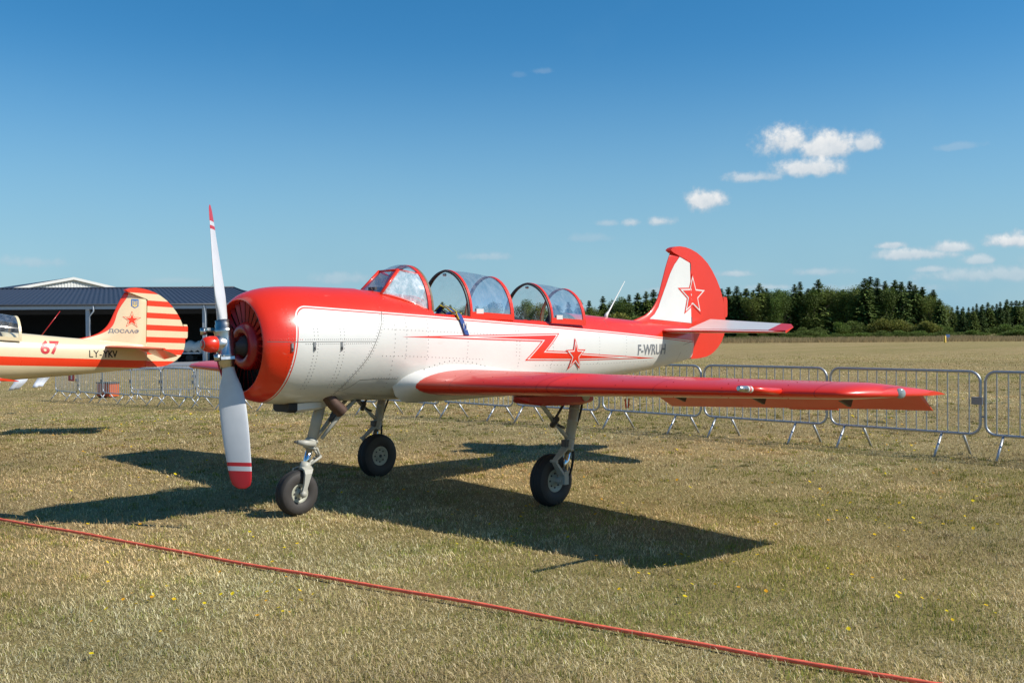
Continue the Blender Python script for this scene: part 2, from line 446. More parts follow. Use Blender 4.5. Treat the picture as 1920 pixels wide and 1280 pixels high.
def build_flowers():
    V = []; Fc = []; Cc = []; n = 0
    cl = [(RNG.uniform(-.5, .52), RNG.uniform(5.0, 26)) for _ in range(120)]
    pts = []
    for a, d in cl:
        for _ in range(int(RNG.integers(1, 9))):
            dd = d+RNG.normal()*.35*(d/9); pts.append((a*d+RNG.normal()*.3*(d/9), dd))
    for _ in range(170):
        d = RNG.uniform(4.7, 24); pts.append((RNG.uniform(-.53, .53)*d, d))
    for r, d in pts:
        x, y = xy(r, d); z = float(ground_z(x, y)); h = RNG.uniform(.025, .05)
        R_ = RNG.uniform(.0065, .012)*(1+.045*d); tx, ty = RNG.normal(0, .3, 2)
        col = [(.80,.55,.02),(.80,.64,.02),(.76,.38,.02)][RNG.choice(3, p=[.45,.35,.2])]
        b = n; V.append((x, y, z+h)); Cc.append((col[0]*.8, col[1]*.7, 0))
        for k in range(8):
            a = k*math.pi/4; q = R_*(1 if k % 2 else .8)
            V.append((x+q*math.cos(a), y+q*math.sin(a), z+h+.004+q*(tx*math.cos(a)+ty*math.sin(a)))); Cc.append(col)
        for k in range(8): Fc.append((b, b+1+k, b+1+(k+1) % 8))
        n += 9
        V += [(x-.0012, y, z), (x+.0012, y, z), (x, y, z+h)]; Cc += [(.14,.17,.04)]*3; Fc.append((n, n+1, n+2)); n += 3
    o = np_mesh('wildflowers', np.array(V), np.array(Fc), M['tint_grass'], col=np.array(Cc))
    tag(o, 'tiny yellow wildflowers scattered through the dry lawn', 'flowers', kind='stuff')
build_flowers()

# tall dry grass along the edge of the field, below the wood
def build_tall_grass():
    N = 60000
    d = RNG.uniform(118, 152, N); r = RNG.uniform(-.22, .78, N)*d
    g = fbm(r*.12, d*.12, 5); keep = RNG.random(N) < g*1.3*smooth(112, 135, d+12*g)
    d, r, g = d[keep], r[keep], g[keep]; N = len(d)
    x, y = xy(r, d); z = ground_z(x, y)
    h = RNG.uniform(.25, .75, N)*(.6+.7*g); w = RNG.uniform(.05, .16, N); lean = RNG.normal(0, .15, N)
    rx, ry = R0[0], R0[1]
    a = np.stack([x-rx*w, y-ry*w, z-.02], -1); b = np.stack([x+rx*w, y+ry*w, z-.02], -1)
    t = np.stack([x+rx*lean, y+ry*lean, z+h], -1)
    v = np.stack([a, b, t], 1).reshape(-1, 3); i = np.arange(N)*3; f = np.stack([i, i+1, i+2], -1)
    gsel = (fbm(r*.06+9, d*.06, 15) > .60)[:, None]
    base = np.where(gsel, np.array([.20,.21,.05]), np.array([.46,.33,.16]))
    c = base*RNG.uniform(.6, 1.25, N)[:, None]
    o = np_mesh('tall_dry_grass', v, f, M['tint_grass'], col=np.repeat(c, 3, 0))
    tag(o, 'tall unmown straw grass along the foot of the wood', 'grass', kind='stuff')
build_tall_grass()

# apron in front of the hangar
def build_apron():
    mt, nt, p, vec = newmat('asphalt_apron')
    finish(nt, p, vec, (.24, .245, .25), .9, var=.15, vscale=.6, bump=.2, bscale=30)
    rr = np.linspace(-75, -14, 30); dd = np.array([70, 74, 79, 84, 90, 97, 104.])
    r, d = np.meshgrid(rr, dd, indexing='ij'); d = d + (r+45)*-.10*(d < 80)
    x, y = xy(r, d); z = ground_z(x, y)+.03
    v = np.stack([x, y, z], -1).reshape(-1, 3); n = len(dd)
    i, j = np.meshgrid(np.arange(len(rr)-1), np.arange(n-1), indexing='ij')
    f = np.stack([i*n+j, (i+1)*n+j, (i+1)*n+j+1, i*n+j+1], -1).reshape(-1, 4)
    tag(np_mesh('apron', v, f, mt), kind='structure')
build_apron()
# ------------------------------------------------------------------ aircraft: shared form
def pchip(xs, ys):
    xs = np.array(xs, float); ys = np.array(ys, float); h = np.diff(xs); dl = np.diff(ys)/h
    m = np.zeros(len(xs)); m[0] = dl[0]; m[-1] = dl[-1]
    for i in range(1, len(xs)-1):
        if dl[i-1]*dl[i] > 0:
            w1 = 2*h[i]+h[i-1]; w2 = h[i]+2*h[i-1]; m[i] = (w1+w2)/(w1/dl[i-1]+w2/dl[i])
    def f(x):
        x = np.clip(x, xs[0], xs[-1]); i = np.clip(np.searchsorted(xs, x)-1, 0, len(xs)-2); t = (x-xs[i])/h[i]
        return (2*t**3-3*t*t+1)*ys[i]+(t**3-2*t*t+t)*h[i]*m[i]+(-2*t**3+3*t*t)*ys[i+1]+(t**3-t*t)*h[i]*m[i+1]
    return f
SX = [1.25,1.8,2.4,3.0,3.6,4.2,4.65,5.0,5.6,6.2,6.66]
ZT = pchip(SX, [2.008,1.97,1.92,1.87,1.835,1.81,1.785,1.76,1.725,1.70,1.685])
ZB = pchip(SX, [.985,.96,.945,.945,.955,.985,1.02,1.05,1.105,1.17,1.235])
HW = pchip(SX, [.512,.495,.465,.44,.41,.36,.32,.285,.215,.14,.07])
NN = pchip([1.25,2,4,6.66], [2.0,2.25,2.2,2.0])
CR = pchip([.115,.14,.2,.28,.4,.55,.75,1.0,1.25], [.39,.42,.452,.479,.501,.511,.514,.514,.5125])
CZ = 1.4985
def skin_y(x, z):
    if x < 1.25:
        q = CR(x)**2-(z-CZ)**2; return math.sqrt(q) if q > 0 else 0.
    t, b, w, n = ZT(x), ZB(x), HW(x), NN(x); c = (t+b)/2; h = (t-b)/2; q = 1-abs((z-c)/h)**n
    return w*q**(1/n) if q > 0 else 0.
def skin(x, z, off=.002, side=-1):
    e = 2e-3
    y = skin_y(x, z)
    gx = (skin_y(x+e, z)-skin_y(x-e, z))/(2*e); gz = (skin_y(x, z+e)-skin_y(x, z-e))/(2*e)
    n = np.array([-gx, 1.0, -gz]); n /= np.linalg.norm(n)
    p = np.array([x, y, z])+n*off
    return np.array([p[0], side*p[1], p[2]]), np.array([n[0], side*n[1], n[2]])
def sill_z(x): return 1.862-.0445*x
CK0, CK1 = 1.93, 4.14          # cockpit opening

def fuselage_rings():
    xs = sorted(set(np.round(np.concatenate([np.linspace(1.25, 1.92, 14), [CK0-.002, CK0, CK0+.06], np.linspace(2.05, 4.08, 30), [CK1-.06, CK1, CK1+.002], np.linspace(4.2, 6.66, 32)]), 4)))
    rings = []
    for x in xs:
        t, b, w, n = ZT(x), ZB(x), HW(x), NN(x); c = (t+b)/2; h = (t-b)/2; zs = sill_z(x)
        op = CK0 <= x <= CK1
        th_s = math.asin(min(.999, max(0, ((zs-c)/h))**(n/2))) if True else 0
        def se(th):
            cs, sn = math.cos(th), math.sin(th)
            return (w*abs(cs)**(2/n), c+h*math.copysign(abs(sn)**(2/n), sn))
        top = []
        if op:
            ys, z_ = se(th_s); fl = b+.16
            top = [(0, fl), (ys*.5, fl), (ys-.05, fl+.05), (ys-.035, z_-.3), (ys-.035, z_-.02), (ys-.03, z_), (ys-.02, z_+.004), (ys-.008, z_+.003)]
        else:
            top = [se(math.pi/2+(th_s-math.pi/2)*k/8) for k in range(8)]
        low = [se(th_s+(-math.pi/2-th_s)*k/26) for k in range(27)]
        half = top+low
        ring = [(x, -y, z) for y, z in half]+[(x, y, z) for y, z in half[-2:0:-1]]
        rings.append(ring)
    return rings

def naca(u, t, camber=.02, p=.4):
    yt = 5*t*(.2969*math.sqrt(u)-.126*u-.3516*u*u+.2843*u**3-.1015*u**4)
    yc = camber/p**2*(2*p*u-u*u) if u < p else camber/(1-p)**2*((1-2*p)+2*p*u-u*u)
    return yc+yt, yc-yt
def wing_geo(y):
    le = 1.56+(y-.55)*.085; te = 3.58-(y-.55)*.115; zl = 1.118+.0175*(y-.55)
    tr = .120-.032*(y-.55)/4.1
    if y > 4.42:
        q = min(1, (y-4.42)/.235); le += 1.02*(1-math.sqrt(max(0, 1-q*q))); tr *= (1-.25*q)
    return le, te, zl, tr
def wing_ring(y, side, uend=1.0, n=22):
    le, te, zl, tr = wing_geo(y); le0 = 1.56+(y-.55)*.085; c = te-le; cf = te-le0
    inc = .046
    us = [uend*.5*(1-math.cos(math.pi*k/n)) for k in range(n+1)]
    if uend < 1: ue = (le0+uend*cf-le)/c; us = [ue*(1-math.cos(math.pi*.5*k/n)) for k in range(n+1)]
    def P(u, up):
        a, b = naca(u, tr); q = a if up else b
        if u >= .999: q = .002 if up else -.002
        x = le+u*c; z = zl-(x-le0)*inc+q*(c*.85+cf*.15 if y > 4.42 else c)
        return (x, side*y, z)
    return [P(u, True) for u in us[::-1]]+[P(u, False) for u in us[1:]]
AIL0, AIL1 = 2.08, 4.585

def make_wing(side, root, red, under, defl):
    n = 22
    ys = [(.36, 1), (.55, 1), (.9, 1), (1.3, 1), (1.7, 1), (AIL0-.005, 1), (AIL0, .765), (2.6, .765), (3.2, .765), (3.8, .765), (4.2, .765), (4.42, .765)]
    ys += [(4.42+.235*math.sin(k*math.pi/2/10), .765) for k in (1, 2, 3, 4)]+[(AIL1, .765), (AIL1+.004, 1), (4.61, 1), (4.63, 1), (4.645, 1), (4.653, 1)]
    rings = [wing_ring(y, side, ue, n) for y, ue in ys]
    def mf(i, j): return 1 if n+2 <= j < 2*n-1 and j > n+5 else 0
    mb = MB(); mb.loft(rings if side < 0 else [r[::-1] for r in rings], 0, True, True, True, True, None if side > 0 else mf)
    if side > 0:
        mb.m = [1 if (2*n-1-(k % (2*n+1))) > n+5 else 0 for k in range(len(mb.f))]
    w = mb.build('wing', [red, under], root)
    # aileron
    rings = []
    for k in range(7):
        y = AIL0+.012+(AIL1-AIL0-.03)*k/6
        le, te, zl, tr = wing_geo(min(y, 4.42)); c = te-le
        hx = le+.775*c; a, b = naca(.775, tr); zh = zl-.775*c*.046
        L = te-hx
        sec = [(-.012, (a+b)/2*c), (.0, a*c), (L*.5, a*c*.52), (L, .002), (L, -.002), (L*.5, b*c*.5), (0, b*c)]
        ca, sa = math.cos(defl), math.sin(defl)
        rings.append([(hx+u*ca, side*y, zh-u*sa+v*ca) for u, v in sec])
    mb = MB(); mb.loft(rings if side < 0 else [r[::-1] for r in rings], 0, True, True, True, False)
    al = mb.build('aileron', [red], root)
    for yy in (2.5, 3.3, 4.05):
        mb = MB()
        le, te, zl, tr = wing_geo(yy); hx = le+.76*(te-le); z = zl-.76*(te-le)*.046-.06
        mb.add([(hx-.16, side*yy-.012, z+.01), (hx+.04, side*yy-.012, z+.02), (hx-.0, side*yy-.012, z-.045), (hx-.16, side*yy+.012, z+.01), (hx+.04, side*yy+.012, z+.02), (hx, side*yy+.012, z-.045)],
               [(0,2,1),(3,4,5),(0,1,4,3),(1,2,5,4),(2,0,3,5)])
        mb.build('aileron_hinge', [M['dark']], al)
    # small trim plate on the aileron trailing edge
    y0, y1 = 3.35, 3.8; P = []
    for yy in (y0, y1):
        le, te, zl, tr = wing_geo(yy); c = te-le; hx = le+.775*c; zh = zl-.775*c*.046; L = te-hx; ca, sa = math.cos(defl), math.sin(defl)
        P += [(hx+(L-.01)*ca, side*yy, zh-(L-.01)*sa), (hx+(L+.022)*ca, side*yy, zh-(L+.022)*sa-.002)]
    mb = MB(); t = .003
    mb.add([(p[0], p[1], p[2]+t) for p in P]+[(p[0], p[1], p[2]-t) for p in P], [(0,1,3,2),(4,6,7,5),(1,5,7,3),(0,2,6,4),(0,4,5,1),(2,3,7,6)])
    mb.build('trim_plate', [red], al)
    # wing root fillet
    base = [np.array(q) for q in wing_ring(.66, side, 1, n)]
    rings = []
    N = len(base); cen = np.mean(base, axis=0)
    nrm = []
    for i in range(N):
        t = base[(i+1) % N]-base[i-1]; q = np.array([t[2], 0, -t[0]]); q /= np.linalg.norm(q)+1e-9
        if np.dot(q, base[i]-np.array([np.clip(base[i][0], 2.0, 3.0), 0, cen[2]])*np.array([1,0,1])-np.array([0, base[i][1], 0])) < 0: q = -q
        nrm.append(q)
    for k in range(9):
        t = k/8; y = .665-.315*t; o = -.012+.105*t**1.7+.016*t
        ring = []
        for i in range(N):
            u = (base[i][0]-1.56)/2.0; dn = o*(1.0 if u < .25 else max(.3, 1-.8*(u-.25)))
            p = base[i]+nrm[i]*dn; z = max(p[2], .95+.02*(1-t))
            ring.append((p[0], side*y, z))
        rings.append(ring)
    mb = MB(); mb.loft(rings if side > 0 else [r[::-1] for r in rings], 0, True, False, False, True)
    return w, al, mb

def plate(mb, outline, tfun, mi=0, yc=0.0):
    """flat-sided plate in the x-z plane, thickness given at each corner"""
    n = len(outline)
    vs = [(x, yc-tfun(x, z), z) for x, z in outline]+[(x, yc+tfun(x, z), z) for x, z in outline]
    fs = [tuple(range(n)), tuple(range(2*n-1, n-1, -1))]+[(i, i+n, (i+1) % n+n, (i+1) % n) for i in range(n)]
    mb.add(vs, fs, mi)

FIN_LE = pchip([1.66,1.72,1.755,1.82,1.91,2.01,2.21,2.42,2.60], [5.15,5.38,5.56,5.755,5.88,5.96,6.05,6.14,6.235])
HINGE = 6.645
def fin_t(x, z):
    le = FIN_LE(z); u = min(1, max(0, (x-le)/(HINGE-le)))
    return (.048-.022*(z-1.7)/.9)*min(1, (u/.35+1e-9)**.5)
def make_fin(root, mat):
    zs = list(np.linspace(1.60, 2.60, 22)); rings = []
    for z in zs:
        zz = max(1.66, z); le = FIN_LE(zz)
        xe = HINGE-.006
        if z > 2.495: xe = HINGE-(z-2.495)/.105*(HINGE-FIN_LE(2.6)-.02)
        us = [.5*(1-math.cos(math.pi*k/20)) for k in range(11)]+[.75, 1]
        us = [u/1.0 for u in us]
        pr = [(le+u*(xe-le), fin_t(le+u*(xe-le), zz)) for u in us]
        rings.append([(x, -t, z) for x, t in pr]+[(x, t, z) for x, t in pr[::-1]])
    mb = MB(); mb.loft([r[::-1] for r in rings], 0, True, True, True, True)
    return mb.build('fin', [mat], root)
RUD = [(6.655,1.232),(6.78,1.232),(6.9,1.24),(7.02,1.252),(7.13,1.278),(7.22,1.315),(7.32,1.372),(7.41,1.447),(7.475,1.54),(7.505,1.64),(7.512,1.75),(7.50,1.86),(7.478,1.95),(7.44,2.055),(7.375,2.18),(7.29,2.295),(7.19,2.40),(7.07,2.50),(6.93,2.58),(6.80,2.632),(6.66,2.668),(6.53,2.687),(6.40,2.691),(6.30,2.68),(6.235,2.66),(6.195,2.632),(6.25,2.605),(6.40,2.562),(6.655,2.492)]
def rud_t(x, z): return .043-.039*(x-6.195)/1.33
def make_rudder(root, mat, tabmat, defl):
    mb = MB()
    main = [q for q in RUD]
    plate(mb, main, rud_t)
    o = mb.build('rudder', [mat], root)
    mb = MB(); plate(mb, [(7.49,1.78),(7.545,1.785),(7.562,1.82),(7.562,2.01),(7.54,2.06),(7.46,2.06)], lambda x, z: .006)
    tb = mb.build('trim_tab', [tabmat], o)
    if defl:
        for q in (o,):
            q.matrix_local = Matrix.Translation((HINGE, 0, 0)) @ Matrix.Rotation(defl, 4, 'Z') @ Matrix.Translation((-HINGE, 0, 0))
    return o

def make_stab(side, root, mats_s, mats_e, ele):
    rings = []; n = 12
    ys = [.03, .3, .7, 1.1, 1.4, 1.5, 1.555, 1.58]
    for y in ys:
        le = 5.83+.185*y; te = 6.50-.13*y; z = 1.60-.012*y
        if y > 1.4: le += .2*((y-1.4)/.18)**2
        c = te-le; us = [(1-math.cos(math.pi*.5*k/n)) for k in range(n+1)]; tr = .09*(1 if y < 1.55 else .6)
        P = [(u, naca(u*.6, tr, 0.0)[0]) for u in us]
        rings.append([(le+u*c, side*y, z+q*c*1.1) for u, q in P[::-1]]+[(le+u*c, side*y, z-q*c*1.1) for u, q in P[1:]])
    def mf(i, j):
        return 0 if abs(j-n) < 4 or i >= 5 else (1 if j < n else 2)
    mb = MB(); mb.loft(rings if side < 0 else [r[::-1] for r in rings], 0, True, True, True, True)
    if side < 0: mb.m[:len(rings[0])*(len(rings)-1)] = [mf(i, j) for i in range(len(rings)-1) for j in range(len(rings[0]))]
    s = mb.build('stabilizer', mats_s, root)
    rings = []; ca, sa = math.cos(ele), math.sin(ele)
    for y in (.10, .3, .7, 1.1, 1.34, 1.342, 1.5, 1.57, 1.595):
        hx = 6.515-.13*y; te = 7.05-.285*y; z = 1.60-.012*y; horn = y > 1.341
        if y > 1.5: te -= .1*((y-1.5)/.095)
        L = te-hx; t = .030-.008*y
        sec = [(-.01, 0), (.005, t), (L*.5, t*.55), (L, .003), (L, -.003), (L*.5, -t*.55), (.005, -t)]
        rings.append([(hx+u*ca-v*sa, side*y, z+u*sa+v*ca) for u, v in sec])
    def me(i, j):
        if i >= 5: return 0 if j in (0, 1, 2, 3) else 1
        return 1 if j in (1, 2) else (0 if j in (3, 0, 6) else 1)
    mb = MB(); mb.loft(rings if side < 0 else [r[::-1] for r in rings], 0, True, True, True, False)
    if side < 0: mb.m[:56] = [me(i, j) for i in range(8) for j in range(7)]
    e = mb.build('elevator', mats_e, root)
    return s, e

def star_pts(cx, cz, r, ratio=.40, rot=0):
    return [(cx+(r if k % 2 == 0 else r*ratio)*math.sin(rot+k*math.pi/5), cz+(r if k % 2 == 0 else r*ratio)*math.cos(rot+k*math.pi/5)) for k in range(10)]

def decal(name, poly, surf, mat, parent, cuts=3):
    """polygon (x,z) laid on a surface function surf(x,z)->point"""
    bm = bmesh.new(); f = bm.faces.new([bm.verts.new((x, 0, z)) for x, z in poly])
    bm.normal_update(); bmesh.ops.triangulate(bm, faces=bm.faces[:])
    if cuts: bmesh.ops.subdivide_edges(bm, edges=bm.edges[:], cuts=cuts, use_grid_fill=True)
    bmesh.ops.recalc_face_normals(bm, faces=bm.faces)
    for v in bm.verts: v.co = Vector(surf(v.co.x, v.co.z))
    me = bpy.data.meshes.new(name); bm.to_mesh(me); bm.free(); me.materials.append(mat)
    return link(name, me, parent)

def text_poly(txt, x0, z0, w, h, surf, mat, parent, name, bold=.0, shear=0.0):
    cu = bpy.data.curves.new('t', 'FONT'); cu.body = txt; cu.resolution_u = 3; cu.offset = bold; cu.shear = shear
    o = bpy.data.objects.new('t', cu); COL.objects.link(o)
    bpy.context.view_layer.update()
    me = bpy.data.meshes.new_from_object(o.evaluated_get(bpy.context.evaluated_depsgraph_get()))
    bpy.data.objects.remove(o); bpy.data.curves.remove(cu)
    bm = bmesh.new(); bm.from_mesh(me); bmesh.ops.triangulate(bm, faces=bm.faces[:])
    bmesh.ops.subdivide_edges(bm, edges=bm.edges[:], cuts=3, use_grid_fill=True); bm.to_mesh(me); bm.free()
    co = np.array([v.co[:2] for v in me.vertices]); lo = co.min(0); hi = co.max(0)
    for v in me.vertices:
        u = (v.co.x-lo[0])/(hi[0]-lo[0]); q = (v.co.y-lo[1])/(hi[1]-lo[1])
        v.co = Vector(surf(x0+u*w, z0+q*h))
    me.materials.clear(); me.materials.append(mat); me.name = name; me.update()
    return link(name, me, parent)

def rivets(name, pts, mat, parent, r=.0047):
    """pts: (point, normal)"""
    V = []; Fc = []
    for p, n in pts:
        a = np.cross(n, (0,0,1.)); l = np.linalg.norm(a); a = a/l if l > .05 else np.array([1., 0, 0]); b = np.cross(n, a)
        k0 = len(V)
        V += [p+r*(math.cos(k*math.pi/3)*a+math.sin(k*math.pi/3)*b) for k in range(6)]+[p+n*.0022]
        Fc += [(k0+k, k0+(k+1) % 6, k0+6) for k in range(6)]
    o = np_mesh(name, np.array(V), np.array(Fc), mat, parent); o['kind'] = 'stuff'
    return o

def polyline(pts, step):
    out = []; carry = 0
    for a, b in zip(pts[:-1], pts[1:]):
        a = np.array(a, float); b = np.array(b, float); L = np.linalg.norm(b-a); t = carry
        while t < L: out.append(tuple(a+(b-a)*t/L)); t += step
        carry = t-L
    return out

def strip(mb, pts, width, surf):
    """thin line along (x,z) polyline on the skin"""
    P = polyline(pts, .03)+[pts[-1]]; L = []; 
    for i, p in enumerate(P):
        a = np.array(P[max(0, i-1)]); b = np.array(P[min(len(P)-1, i+1)]); t = b-a; t /= np.linalg.norm(t)+1e-9; q = np.array([-t[1], t[0]])*width/2
        L.append((surf(*(np.array(p)+q)), surf(*(np.array(p)-q))))
    vs = [v for ab in L for v in ab]
    mb.add(vs, [(2*i, 2*i+1, 2*i+3, 2*i+2) for i in range(len(L)-1)])

def arch_pts(x, hw, zs, top, n=28, lean=0.0):
    P = []
    for k in range(n+1):
        t = math.pi*k/n; c, s = math.cos(t), math.sin(t)
        P.append((x+lean*s, -hw*math.copysign(abs(c)**1.08, c), zs+(top-zs)*abs(s)**.94))
    return P
def arch_frame(mb, P, wx, th, mi=0, mi_in=None):
    """flat bent strap following arch points; wx along x, th radial"""
    n = len(P); rings = []
    cz = P[0][2]
    for i, p in enumerate(P):
        a = np.array(P[max(0, i-1)]); b = np.array(P[min(n-1, i+1)]); t = b-a; nv = np.array([0, -t[2], t[1]]); nv /= np.linalg.norm(nv)+1e-9
        p = np.array(p)
        if np.dot(nv, p-np.array([p[0], 0, cz-.05])) < 0: nv = -nv
        ex = np.array([wx/2, 0, 0])
        rings.append([p-ex+nv*th/2, p+ex+nv*th/2, p+ex-nv*th/2, p-ex-nv*th/2])
    mb.loft(rings, mi, True, True, True, False, (lambda i, j: (mi_in if mi_in is not None and j == 2 else mi)))

def make_canopy(root, x0, x1, top0, top1, frame, rear_sunk=0.0):
    hw0 = .365-.012*(x0-2.4); hw1 = .36-.02*(x1-2.4)
    A = arch_pts(x0, hw0, sill_z(x0)+.012, top0); B = arch_pts(x1, hw1, sill_z(x1)+.012, top1)
    mb = MB()
    arch_frame(mb, A, .030, .018, 0, 1)
    arch_frame(mb, [(p[0]-.026, p[1]*.985, p[2]-.008) for p in A], .020, .018, 2)
    arch_frame(mb, B, .042, .015, 0, 1)
    for s in (-1, 1):     # sill rails
        a = np.array([x0-.02, s*hw0, sill_z(x0)+.02]); b = np.array([x1+.02, s*hw1, sill_z(x1)+.02])
        mb.obox((a+b)/2, (b-a)/2, (0, .010, 0), (0, 0, .030))
    o = mb.build('sliding_canopy', [frame, M['seal'], M['dark']], root)
    mb = MB(); rings = []
    for k in range(7):
        t = k/6; rings.append([tuple(np.array(a)*(1-t)+np.array(b)*t+np.array([0, 0, .012*math.sin(math.pi*t)])) for a, b in zip(A, B)])
    mb.loft(rings, 0, False)
    mb.build('canopy_glass', [M['glass']], o)
    mb = MB(); xc = x0+.11; y = -(hw0+.004); z = sill_z(xc)+.062      # pale instruction plate on the side pane
    mb.box((xc-.045, y-.004, z-.026), (xc+.05, y+.006, z+.02))
    mb.build('placard', [M['white']], o)
    mb = MB(); mb.lathe([(-.02, .0), (-.02, .012), (.012, .014), (.016, 0)], (x0-.04, -.02, top0-.045), (1, 0, 0), 10)
    mb.build('latch_knob', [M['metal']], o)
    return o

def make_windshield(root, frame):
    # corners: flat centre pane
    a0, a1 = .185, .145
    pb = (1.455, a0, 1.962); pt = (1.705, a1, 2.192)
    W = arch_pts(1.90, .372, sill_z(1.9)+.012, 2.247)
    n = len(W); k0 = int(n*.30); k1 = n-1-k0
    mb = MB()
    arch_frame(mb, W, .036, .016, 0)
    arch_frame(mb, [(p[0]+.036, p[1]*.99, p[2]-.004) for p in W], .022, .02, 1)
    for s in (-1, 1):
        mb.tube([(pb[0], s*pb[1], pb[2]-.02), (pt[0], s*pt[1], pt[2])], .017, 8)
        q = W[k0] if s < 0 else W[k1]
        mb.tube([(pt[0], s*pt[1], pt[2]), q], .010, 8)
        # lower edge, follows the deck
        low = []
        for t in np.linspace(0, 1, 9):
            x = 1.455+(1.90-1.455)*t; yy = .185+(.372-.185)*t**.8
            z = pb[2]-.015+(W[0][2]-pb[2]+.015)*t**1.7
            low.append((x, s*yy, z))
        mb.tube(low, .016, 8)
    mb.tube([(pb[0], -pb[1], pb[2]), (pb[0]-.02, 0, pb[2]+.018), (pb[0], pb[1], pb[2])], .012, 8)
    mb.tube([(pt[0], -pt[1], pt[2]), (pt[0], pt[1], pt[2])], .011, 8)
    o = mb.build('windshield', [frame, M['seal']], root)
    g = MB(); g.add([(pb[0], -pb[1], pb[2]), (pb[0], pb[1], pb[2]), (pt[0], pt[1], pt[2]), (pt[0], -pt[1], pt[2])], [(0,1,2,3)])
    g.build('front_pane', [M['glass_flat']], o)
    for s in (-1, 1):
        arc = W[:k0+1] if s < 0 else W[::-1][:k0+1]
        pil = [np.array((pb[0], s*pb[1], pb[2]))*(1-i/k0)+np.array((pt[0], s*pt[1], pt[2]))*(i/k0) for i in range(k0+1)]
        rings = []
        for j in range(7):
            t = j/6
            row = []
            for i in range(k0+1):
                p = pil[i]*(1-t)+np.array(arc[i])*t
                p = p+np.array([0, s*.03*math.sin(math.pi*t), .0])
                if i == 0: p[2] = pb[2]+(W[0][2]-pb[2])*t**1.7
                row.append(tuple(p))
            rings.append(row)
        g = MB(); g.loft(rings, 0, False); g.build('side_pane', [M['glass_worn']], o)
    arc = W[k0:k1+1]; rings = []
    for j in range(6):
        t = j/5
        rings.append([tuple(np.array((pt[0], pt[1]*(-1+2*i/(len(arc)-1)), pt[2]))*(1-t)+np.array(arc[i])*t+np.array([0, 0, .03*math.sin(math.pi*t)])) for i in range(len(arc))])
    g = MB(); g.loft(rings, 0, False); g.build('top_pane', [M['glass']], o)
    g = MB(); g.box((1.50, -.05, 1.985), (1.60, .05, 2.03)); g.tube([(1.5, -.03, 1.99), (1.47, -.03, 2.02)], .006, 6)
    g.build('compass', [M['dark']], o)
    return o

def make_propeller(root, phi):
    pr = empty('propeller'); pr.parent = root
    pr.location = (0, 0, 1.516); pr.rotation_euler = (phi, 0, 0)
    def blade():
        rs = [.13,.17,.20,.23,.28,.34,.42,.52,.62,.72,.82,.92,.985,.9851,1.017,1.0171,1.055,1.0551,1.10,1.14,1.17,1.19,1.2]
        ch = pchip([.13,.2,.26,.34,.42,.55,.7,.9,1.1,1.17,1.2], [.105,.10,.115,.165,.20,.222,.225,.213,.188,.15,.06])
        th = pchip([.13,.2,.26,.34,.45,.7,1.0,1.2], [.105,.098,.085,.06,.04,.026,.017,.008])
        be = pchip([.13,.3,.5,.7,.9,1.2], [R(66),R(58),R(50),R(45),R(41),R(36)])
        rings = []
        for r in rs:
            c, t, b = ch(r), th(r), be(r); ring = []
            for k in range(20):
                a = 2*math.pi*k/20; u = math.cos(a)*c/2; v = math.sin(a)*t/2*(1 if math.sin(a) > 0 else .7)
                X_ = u*math.sin(b)-v*math.cos(b); Y_ = u*math.cos(b)+v*math.sin(b)
                slant = .035*u/.1 if r > .95 else 0
                ring.append((X_, Y_, r+slant*.5))
            rings.append(ring)
        mb = MB()
        def mf(i, j):
            r = (rs[i]+rs[i+1])/2
            return 1 if (.985 < r < 1.017 or r > 1.055) else 0
        mb.loft(rings, 0, True, True, True, True, mf)
        return mb
    b0 = blade().build('blade', [M['blade_white'], M['blade_red']], pr)
    b1 = bpy.data.objects.new('blade', b0.data); COL.objects.link(b1); b1.parent = pr; b1.rotation_euler = (math.pi, 0, 0)
    h = MB()
    h.lathe([(-.20,.052),(-.20,.060),(-.17,.060),(-.165,.066),(-.13,.066),(-.125,.076),(-.10,.080),(-.095,.078),(.095,.078),(.10,.080),(.125,.076),(.13,.066),(.165,.066),(.17,.060),(.20,.060),(.20,.052)], (-.005, 0, 0), (0, 0, 1), 24)
    h.lathe([(-.10,.06),(-.07,.075),(.05,.075),(.06,.055),(.16,.055)], (0, 0, 0), (1, 0, 0), 24)
    h.build('hub', [M['metal']], pr)
    s = MB(); s.lathe([(-.215,.0),(-.212,.025),(-.200,.048),(-.175,.061),(-.14,.068),(-.10,.068),(-.085,.062),(-.08,.05)], (0, 0, 0), (1, 0, 0), 28)
    cap = s.build('spinner_cap', [M['red']], pr)
    em = MB(); em.lathe([(-.2165, 0), (-.2165, .018)], (0,0,0), (1,0,0), 16); em.lathe([(-.2085,.036),(-.2055,.041)], (0,0,0), (1,0,0), 24)
    em.build('cap_emblem', [M['lens']], cap)
    for sg in (1, -1):
        c = MB(); c.obox((-.06, sg*.075, sg*.135), (.075, sg*.012, 0), (-.008, .025*sg, 0), (0, 0, .012))
        c.tube([(-.135, sg*.09, sg*.10), (-.135, sg*.09, sg*.155)], .028, 14)
        c.build('counterweight', [M['metal']], pr)
    return pr

